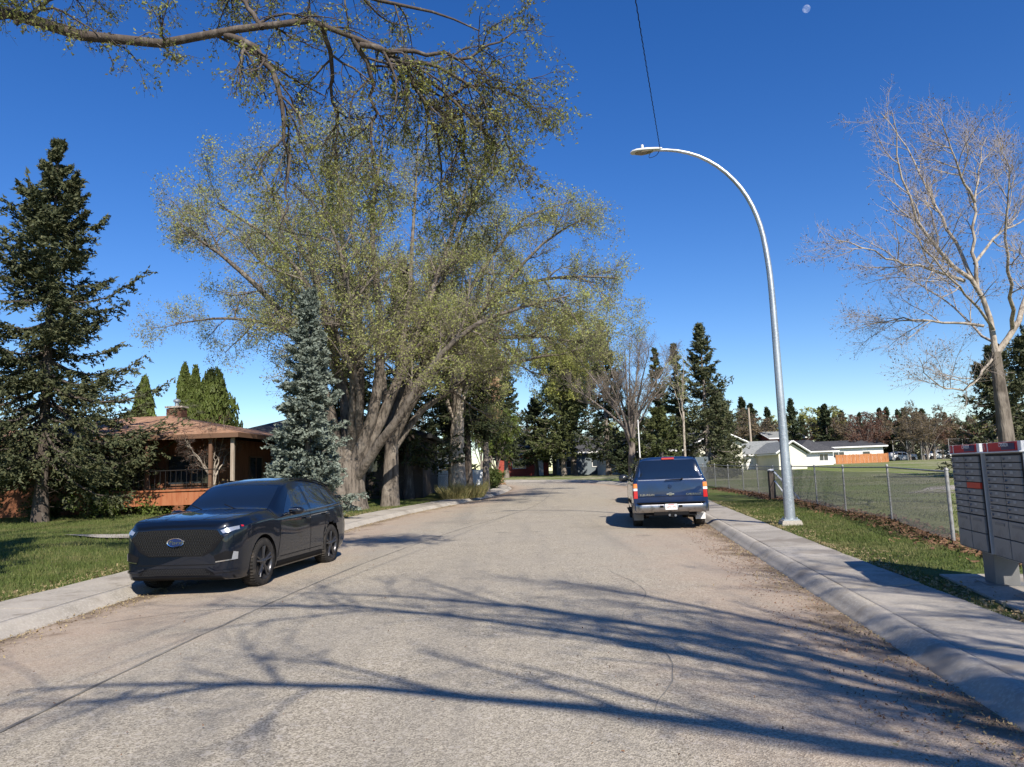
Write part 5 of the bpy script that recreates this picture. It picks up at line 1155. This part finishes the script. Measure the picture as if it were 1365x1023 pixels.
gen_tree('birch_tree','slim pale birch stem in front of the spruces',12.1,52,9.0,1.3,M['bark_pale'],M['leaf_elm'],53,n=5,levels=((7,1.0,.7,5,.2),(5,.6,.8,3,.25)),leafn=3,leafsize=.06,low=.5,tr=.09)
# cedars
for k,(x,y,h,w,lab) in enumerate(((-21.3,47,8.5,.55,'tallest columnar cedar behind the bungalow chimney'),(-20.6,47,8.3,.55,'columnar cedar just right of the tallest'),(-19.2,46.6,8.1,1.45,'broad cedar right of the bungalow chimney'),(-22.9,45,7.6,.75,'columnar cedar above the bungalow roof beside the dark spruce'))):
    rng=np.random.default_rng(60+k); b=gpt(x,y); root=empty('cedar_tree',b,label=lab,cat='cedar tree'); MB().tube([(0,0,-.1),(0,0,h*.5),(0,0,h*.9)],[.16,.1,.02],8).build('trunk',M['bark_dark'],root,smooth=True)
    n=9000; z=rng.uniform(.1,1,n); r=w*np.minimum(1,(1-z)*2.6)**.5*np.minimum(1,z*4)*rng.uniform(.55,1.08,n)*(1+.1*np.sin(z*25+k)+.14*np.sin(z*9+k*2)); a=rng.uniform(0,2*PI,n); r*=1+.2*np.sin(a*3+z*9+k); z=z*(1+.06*np.sin(a*2+k))
    C=np.stack([r*np.cos(a),r*np.sin(a),z*h],-1); A=unit(rng.normal(0,.35,(n,3))+np.array([0,0,1.])); Bv=unit(np.cross(A,rng.normal(0,1,(n,3)))); s=rng.uniform(.09,.2,(n,1)); V,Q=quads(C,A*s,Bv*s*.35); MB().add(V,Q).build('crown',M['leaf_cedar'],root)
# right edge spruces
conifer('spruce_tree','spruce behind the poplar trunk at the right edge',gpt(27.3,41),7.3,3.2,.5,170,M['needle'],M['bark_grey'],61,droop=.35,ntw=12,nsp=6,sp=.24,spw=.09)
conifer('spruce_tree','spruce at the far right edge, cut by the frame',gpt(30.3,42.5),8.6,3.4,.5,150,M['needle'],M['bark_grey'],62,droop=.35,ntw=12,nsp=6,sp=.24,spw=.09)
# far tree line: prototypes shared by copies
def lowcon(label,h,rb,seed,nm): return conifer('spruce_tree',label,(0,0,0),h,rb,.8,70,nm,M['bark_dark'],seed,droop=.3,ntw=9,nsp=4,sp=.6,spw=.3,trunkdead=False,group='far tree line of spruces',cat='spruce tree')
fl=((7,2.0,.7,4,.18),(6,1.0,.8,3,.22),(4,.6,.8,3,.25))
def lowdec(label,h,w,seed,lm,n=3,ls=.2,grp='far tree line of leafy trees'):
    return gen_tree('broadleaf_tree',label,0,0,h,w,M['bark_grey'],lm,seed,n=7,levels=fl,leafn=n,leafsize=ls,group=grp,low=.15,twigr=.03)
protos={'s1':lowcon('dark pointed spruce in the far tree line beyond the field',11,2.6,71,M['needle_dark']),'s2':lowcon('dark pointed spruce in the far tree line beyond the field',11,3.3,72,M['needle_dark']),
 'r':lowdec('bare reddish-brown tree in the far tree line beyond the field',9,4,73,M['leaf_red'],2,.17),'t':lowdec('bare tan twiggy tree in the far tree line beyond the field',9,4,74,M['leaf_brown'],2,.15),'g':lowdec('yellow-green budding tree in the far tree line beyond the field',9,4,75,M['leaf_yellow'],3,.17)}
used=set(); labels={}
KN={'s1':'narrow dark spruce','s2':'wider dark spruce','r':'bare reddish-brown tree','t':'bare tan tree','g':'yellow-green budding tree'}
def where(x):
    for a,t in ((660,'behind the white board fence'),(745,'at the left of the street end'),(850,'beyond the street end'),(930,'behind the tall spruces past the blue SUV'),(985,'over the cream gabled house'),(1022,'round the wooden utility pole'),(1062,'right behind the street lamp pole'),(1100,'over the red-walled house'),(1150,'over the long white house'),(1192,'over the orange-brown board fence'),(1240,'by the tall wire fence\'s left end'),(1280,'by the tall wire fence\'s right end'),(9999,'beside the poplar trunk')):
        if x<a: return t
def far(kind,x,top,D,scale_w=1.):
    p=protos[kind]; v=at(x,top,D); z0=1.1; hgt=max(2.5,(v.z-z0)); ph={'s1':11,'s2':11}.get(kind,9.)
    if kind in used: o=copy_tree(p)
    else: o=p; used.add(kind)
    o.location=(v.x,D,z0); s=hgt/ph; o.scale=(s*scale_w,s*scale_w,s); o.rotation_euler=(0,0,random.Random(x*7+int(D)).uniform(0,6.28))
    labels.setdefault((KN[kind],where(x)),[]).append((x,o)); o['group']='far line of trees beyond the field' if x>940 else 'far trees behind the houses'
def name_far():
    for (k,w),l in labels.items():
        l.sort(key=lambda q:q[0]); nm=['left one','right one'] if len(l)==2 else (['leftmost one','middle one','rightmost one'] if len(l)==3 else ['%s from the left'%q for q in ('first','second','third','fourth','fifth','sixth')])
        for i,(x,o) in enumerate(l): o['label']='distant '+k+' '+w+(', '+nm[i] if len(l)>1 else '')
FT=[('s1',988,532,128),('s2',1000,540,135),('t',978,555,120),('t',1014,560,130),('s1',1022,545,140),('s2',1053,534,112,.8),('g',1035,562,150),('s1',1068,555,150),('s2',1099,541,118),('g',1088,552,124),('s1',1092,545,140),('s1',1112,552,140),('s1',1121,549,135),('t',1112,560,120),
 ('r',1142,556,130),('r',1128,565,122),('s1',1145,552,150),('r',1160,562,128),('s2',1172,546,140,.8),('s1',1181,545,132),('r',1170,566,118),('r',1152,570,112),('s1',1196,548,128),('s2',1204,546,140),('t',1212,545,130,.6),('t',1225,552,118),('s2',1228,547,150),('t',1240,553,122),('r',1252,562,118),('t',1262,560,128),('s1',1259,552,145),('t',1208,560,112),('t',1232,565,108),('t',1275,566,125),('r',1284,570,120),('s1',1290,556,140),('t',1300,560,130),('g',1320,560,130),('s2',1340,552,130),('t',1355,558,125),
 ('s1',968,545,110),('t',960,560,100),('s2',950,548,120),('g',1010,575,150),('t',1048,565,150),('r',1075,570,150),('g',1185,575,150),('t',1130,560,160),('r',1112,572,160)]
for f in FT: far(*(f if len(f)>4 else f+((1.35,) if f[0] in 'rtg' else (1.,))))
# far mass behind everything on the left and at the bend
FT2=[('t',700,560,150),('s1',720,560,140),('g',742,565,150),('s2',765,560,130),('t',790,560,140),('g',815,570,120),('t',845,560,130),('s1',862,560,140),('t',880,565,120),('s2',905,560,120),('g',925,560,110),('t',640,560,130),('g',600,560,120),('s2',575,560,90),('t',550,560,100),('g',340,590,110),('t',370,590,100),('s1',320,585,120),('t',30,560,90),('g',120,570,90),('s2',-20,560,80),('t',180,575,90)]
for f in FT2: far(*f)
name_far()
# filler evergreens at the bend
for k,(x,y,h,rb,nm,lab) in enumerate(((2.6,88,9.5,3.4,'needle_dark','squat dark spruce between the red house and the broad spruce'),(12.6,77,8.0,2.8,'needle_dark','small dark spruce hiding the narrow white garage'),(-5.2,60,10,3.0,'needle_dark','dark spruce behind the round clipped shrub'),(-13,58,12,3.4,'needle_dark','dark spruce behind the pale low-roofed house corner'))):
    conifer('spruce_tree',lab,gpt(x,y),h,rb,(2.2 if k==0 else .4),110,M[nm],M['bark_dark'],150+k,droop=.35,ntw=11,nsp=6,sp=.34,spw=.14)
# ------------------------------------------------------------------ shrubs, tufts
def shrub(name,label,x,y,h,w,lm,n,seed,size=.06,cat='shrub',grp=None):
    rng=np.random.default_rng(seed); root=empty(name,gpt(x,y),label=label,cat=cat,group=grp)
    st=np.zeros((40,3)); d=np.stack([rng.normal(0,w*.5,40),rng.normal(0,w*.5,40),np.full(40,h*.8)],-1); P=grow(st,d,rng.uniform(.5,1,40)*h,5,.12,(0,0,0),rng); V,Q=tubes(P,taper(np.full(40,.018),np.full(40,.005),5),3); 
    s2,d2,pr,t=sub(P,taper(np.full(40,.018),np.full(40,.005),5),8,.2,1,.8,rng); P2=grow(s2,d2,rng.uniform(.15,.35,len(s2))*h,3,.2,(0,0,0),rng); V2,Q2=tubes(P2,np.full((len(P2),3),.004),3); MB().add(V,Q).add(V2,Q2).build('stems',M['bark_dark'],root)
    V,Q=leaves(P2,n,size,rng,w*.08,t0=.1); MB().add(V,Q).build('foliage',lm,root); return root
shrub('shrub','clipped round green shrub at the right end of the white fence',-1.7,54,1.5,1.0,M['leaf_cedar'],14,81,.08)
shrub('shrub','low orange-brown shrub at the inside of the street bend',-2.0,64.5,1.0,1.5,M['leaf_tan'],8,82,.1)
for k,(x,y,h,w,m,lab) in enumerate(((-15.9,32.4,.9,1.7,'leaf_green','low green juniper under the bungalow planter wall'),(-17.3,33,1.1,1.5,'leaf_red','twiggy red-brown shrub beside the spruce trunk'),(-14,32.6,.8,1.5,'leaf_green','low green shrub before the bungalow railing'),(-17.9,31.6,1.5,1.9,'leaf_cedar','broad dark juniper hiding the middle of the planter wall'),(-12.6,31.8,1.3,1.6,'leaf_brown','brown twiggy shrub above the bonnet of the navy crossover'),(-21.4,33.3,1.0,1.6,'leaf_cedar','dark green shrub against the orange fence'),(-11.6,33.5,1.2,1.4,'leaf_cedar','dark green shrub behind the navy crossover'),(-9.7,34.5,1.3,1.3,'leaf_brown','brown leafless shrub beside the blue-green spruce'))):
    shrub('shrub',lab,x,y,h,w,M[m],7,90+k,.06)
def tuft(label,x,y,h,w,n,seed):
    rng=np.random.default_rng(seed); a=rng.uniform(0,2*PI,n); r=w*np.sqrt(rng.uniform(0,1,n))*.5; b=np.stack([r*np.cos(a)*1.6,r*np.sin(a),0*r],-1); t=b+np.stack([np.cos(a)*w*.5,np.sin(a)*w*.5,rng.uniform(.6,1,n)*h],-1)*rng.uniform(.7,1.1,(n,1)); s=unit(rng.normal(0,1,(n,3)))*.012
    V=np.stack([b-s,b+s,(b+t)/2+s*.8+[0,0,.08],t,(b+t)/2-s*.8+[0,0,.08]],1).reshape(-1,3); o=MB().add(V,np.arange(n*5).reshape(-1,5)).build('grass_tuft',M['grass_dry'],label=label,cat='ornamental grass'); o.location=gpt(x,y); return o
tuft('clump of tall dry ornamental grass at the foot of the pale elm',-2.5,39.9,1.05,.95,900,5)
tuft('second greener clump of tall grass beside the pale elm trunk',-3.3,39.4,.85,.9,800,6)
# ------------------------------------------------------------------ ground cover
def blades(name,label,X,Y,rng,h,w,m,dz=0):
    n=len(X); Z=ground(X,Y)+dz; b=np.stack([X,Y,Z],-1); a=rng.uniform(0,2*PI,n); s=np.stack([np.cos(a),np.sin(a),0*a],-1)*(w*rng.uniform(.6,1.3,n))[:,None]
    t=b+np.stack([rng.normal(0,.35,n),rng.normal(0,.35,n),np.ones(n)],-1)*(h*rng.uniform(.5,1.3,n))[:,None]
    return MB().add(np.stack([b-s,b+s,t],1).reshape(-1,3),np.arange(n*3).reshape(-1,3)).build(name,m,label=label,kind='stuff')
rng=np.random.default_rng(7)
def edgeR(y): return np.interp(y,[p[1] for p in right[:8]],[p[0] for p in right[:8]])
def edgeL(y): return np.interp(y,[a for a,b in LE],[b for a,b in LE])
n=100000; Y=2+26*rng.uniform(0,1,n)**1.35; Xo=1.17+rng.uniform(0,1,n)*np.interp(Y,[2,9,13,28],[6.5,5,3.1,2.6]); X=edgeR(Y)+Xo
ok=~((np.abs((X-6.0)*.97-(Y-8.4)*.24)<.98)&(np.abs((X-6.0)*.24+(Y-8.4)*.97)<1.6))
patch=np.sin(X*2.1+np.sin(Y*1.7)*1.5)*np.sin(Y*1.3+X)+rng.normal(0,.5,n); ok&=(patch>-.9); X,Y=X[ok],Y[ok]
blades('grass','short green grass of the verge',X,Y,rng,.055,.0075,M['blade'])
n=110000; Y=7+30*rng.uniform(0,1,n)**1.3; X=edgeL(Y)-1.24-rng.uniform(0,1,n)**1.2*np.interp(Y,[7,20,37],[7,15,18]); 
ok=np.ones(n,bool); blades('grass','longer green grass of the left lawns',X[ok],Y[ok],rng,.075,.009,M['blade'])
n=40000; Y=11+40*rng.uniform(0,1,n)**1.2; X=edgeR(Y)+4.6+rng.uniform(0,1,n)*Y*.62; blades('field_grass','thin tufts of field grass behind the chain-link fence',X,Y,rng,.06,.012,M['blade'])
def litter(name,label,X,Y,rng,size,m,dz=.0,zfn=None,mb=None):
    n=len(X); Z=(ground(X,Y) if zfn is None else zfn(X,Y))+dz; C=np.stack([X,Y,Z+rng.uniform(.004,.03,n)],-1); A=unit(rng.normal(0,1,(n,3))*[1,1,.45]); B=unit(np.cross(A,rng.normal(0,1,(n,3))*[.3,.3,1])); s=size*rng.uniform(.5,1.3,(n,1)); V,Q=quads(C,A*s,B*s*.6)
    return MB().add(V,Q).build(name,m,label=label,kind='stuff')
fx=[p[0] for p in FP]; fy=[p[1] for p in FP]
n=9000; Y=rng.uniform(9,40,n); X=np.interp(Y,fy,fx)+np.where(Y<13,(13.05-Y)*-.14,0)+rng.normal(-.12,.22,n)+rng.normal(0,.1,n); litter('fallen_leaves','dry red-brown leaves blown along the foot of the chain-link fence',X,Y,rng,.05,M['leaf_dead'],.01)
def roadz(X,Y): u=2*(X-edgeL(Y))/(edgeR(Y)-edgeL(Y))-1; return gz(Y)-.08*u**2
n=9000; Y=2+26*rng.uniform(0,1,n)**1.5; cl=np.clip(np.sin(Y*1.9)+.5*np.sin(Y*5.1+1)+.2,0,2)/2; ok=rng.uniform(0,1,n)<.25+cl; Y=Y[ok]; n=len(Y); X=edgeR(Y)-.12+np.minimum(0.08,rng.normal(-.05,.16,n)); X=np.where(rng.uniform(0,1,n)<.25,X-np.abs(rng.normal(0,.4,n)),X)
litter('gutter_debris','straw-coloured leaf scraps and grit along the right gutter',X,Y,rng,.011,M['straw'],.002,roadz)
n=5000; Y=4+30*rng.uniform(0,1,n); X=edgeR(Y)+rng.uniform(-.9,-.02,n); litter('gutter_debris','red-brown bud scales scattered in the right gutter',X,Y,rng,.010,M['leaf_dead'],.0,roadz)
n=5000; Y=6+30*rng.uniform(0,1,n); X=edgeL(Y)+np.abs(rng.normal(0,.25,n)); litter('gutter_debris','leaf scraps along the left gutter',X,Y,rng,.013,M['straw'],.0,roadz)
n=5000; Y=3+26*rng.uniform(0,1,n)**1.3; X=edgeR(Y)+1.2+np.abs(rng.normal(0,.22,n))*(1+.8*np.sin(Y*1.7)); litter('dry_thatch','dry straw-coloured thatch along the edge of the right sidewalk',X,Y,rng,.022,M['straw'],.004)
n=3500; Y=8+24*rng.uniform(0,1,n); X=edgeL(Y)-1.25-np.abs(rng.normal(0,.3,n)); litter('dry_thatch','dry thatch along the edge of the left sidewalk',X,Y,rng,.025,M['straw'],.004)
n=900; Y=3+30*rng.uniform(0,1,n)**1.2; X=edgeL(Y)+(edgeR(Y)-edgeL(Y))*rng.uniform(.03,.97,n); litter('road_debris','tiny twigs and bud scales scattered over the road',X,Y,rng,.009,M['leaf_dead'],.0,roadz)
# paths and bare ground
def patch_sheet(name,label,pts,m,dz=.012,n=14):
    bm=clip_grid(pts,n); 
    for v in bm.verts: v.co=(v.co.x,v.co.y,float(ground(v.co.x,v.co.y))+dz)
    me=bpy.data.meshes.new(name); bm.to_mesh(me); bm.free(); me.materials.append(m); o=bpy.data.objects.new(name,me); COL.objects.link(o); return tag(o,label,kind='structure')
patch_sheet('path','pale concrete garden walk crossing the left lawn',[(-28,27.2),(-28,26.1),(-11.4,20.2),(-7.1,16.4),(-7.0,17.6),(-11.2,21.3)],M['concrete'],.05)
patch_sheet('gravel_patch','bare grey gravel patch in the playing field',[(15,28.5),(20,26.5),(30,27),(32,31),(26,33.5),(18,32)],M['gravel'],.02)
# moon
mo=bpy.data.materials.new('moon'); mo.use_nodes=True; nn=mo.node_tree.nodes; ll=mo.node_tree.links; nn.remove(nn['Principled BSDF'])
df=nn.new('ShaderNodeBsdfDiffuse'); tp_=nn.new('ShaderNodeBsdfTransparent'); ad=nn.new('ShaderNodeAddShader'); tn=nn.new('ShaderNodeTexNoise'); tn.inputs['Scale'].default_value=.22; tc=nn.new('ShaderNodeTexCoord'); ll.new(tc.outputs['Object'],tn.inputs[0]); rp=nn.new('ShaderNodeValToRGB'); rp.color_ramp.elements[0].position=.42; rp.color_ramp.elements[0].color=(.07,.07,.07,1); rp.color_ramp.elements[1].position=.6; rp.color_ramp.elements[1].color=(.16,.155,.15,1); ll.new(tn.outputs[0],rp.inputs[0]); ll.new(rp.outputs[0],df.inputs[0]); ll.new(df.outputs[0],ad.inputs[0]); ll.new(tp_.outputs[0],ad.inputs[1]); ll.new(ad.outputs[0],nn['Material Output'].inputs[0])
v=at(1075,12,1500); MB().lathe([(8.2*math.sin(a),8.2*math.cos(a)) for a in np.linspace(0.001,PI-.001,20)],(0,0,0),n=32).build('moon',mo,smooth=True,label='pale daytime moon high in the blue sky',cat='moon').location=v
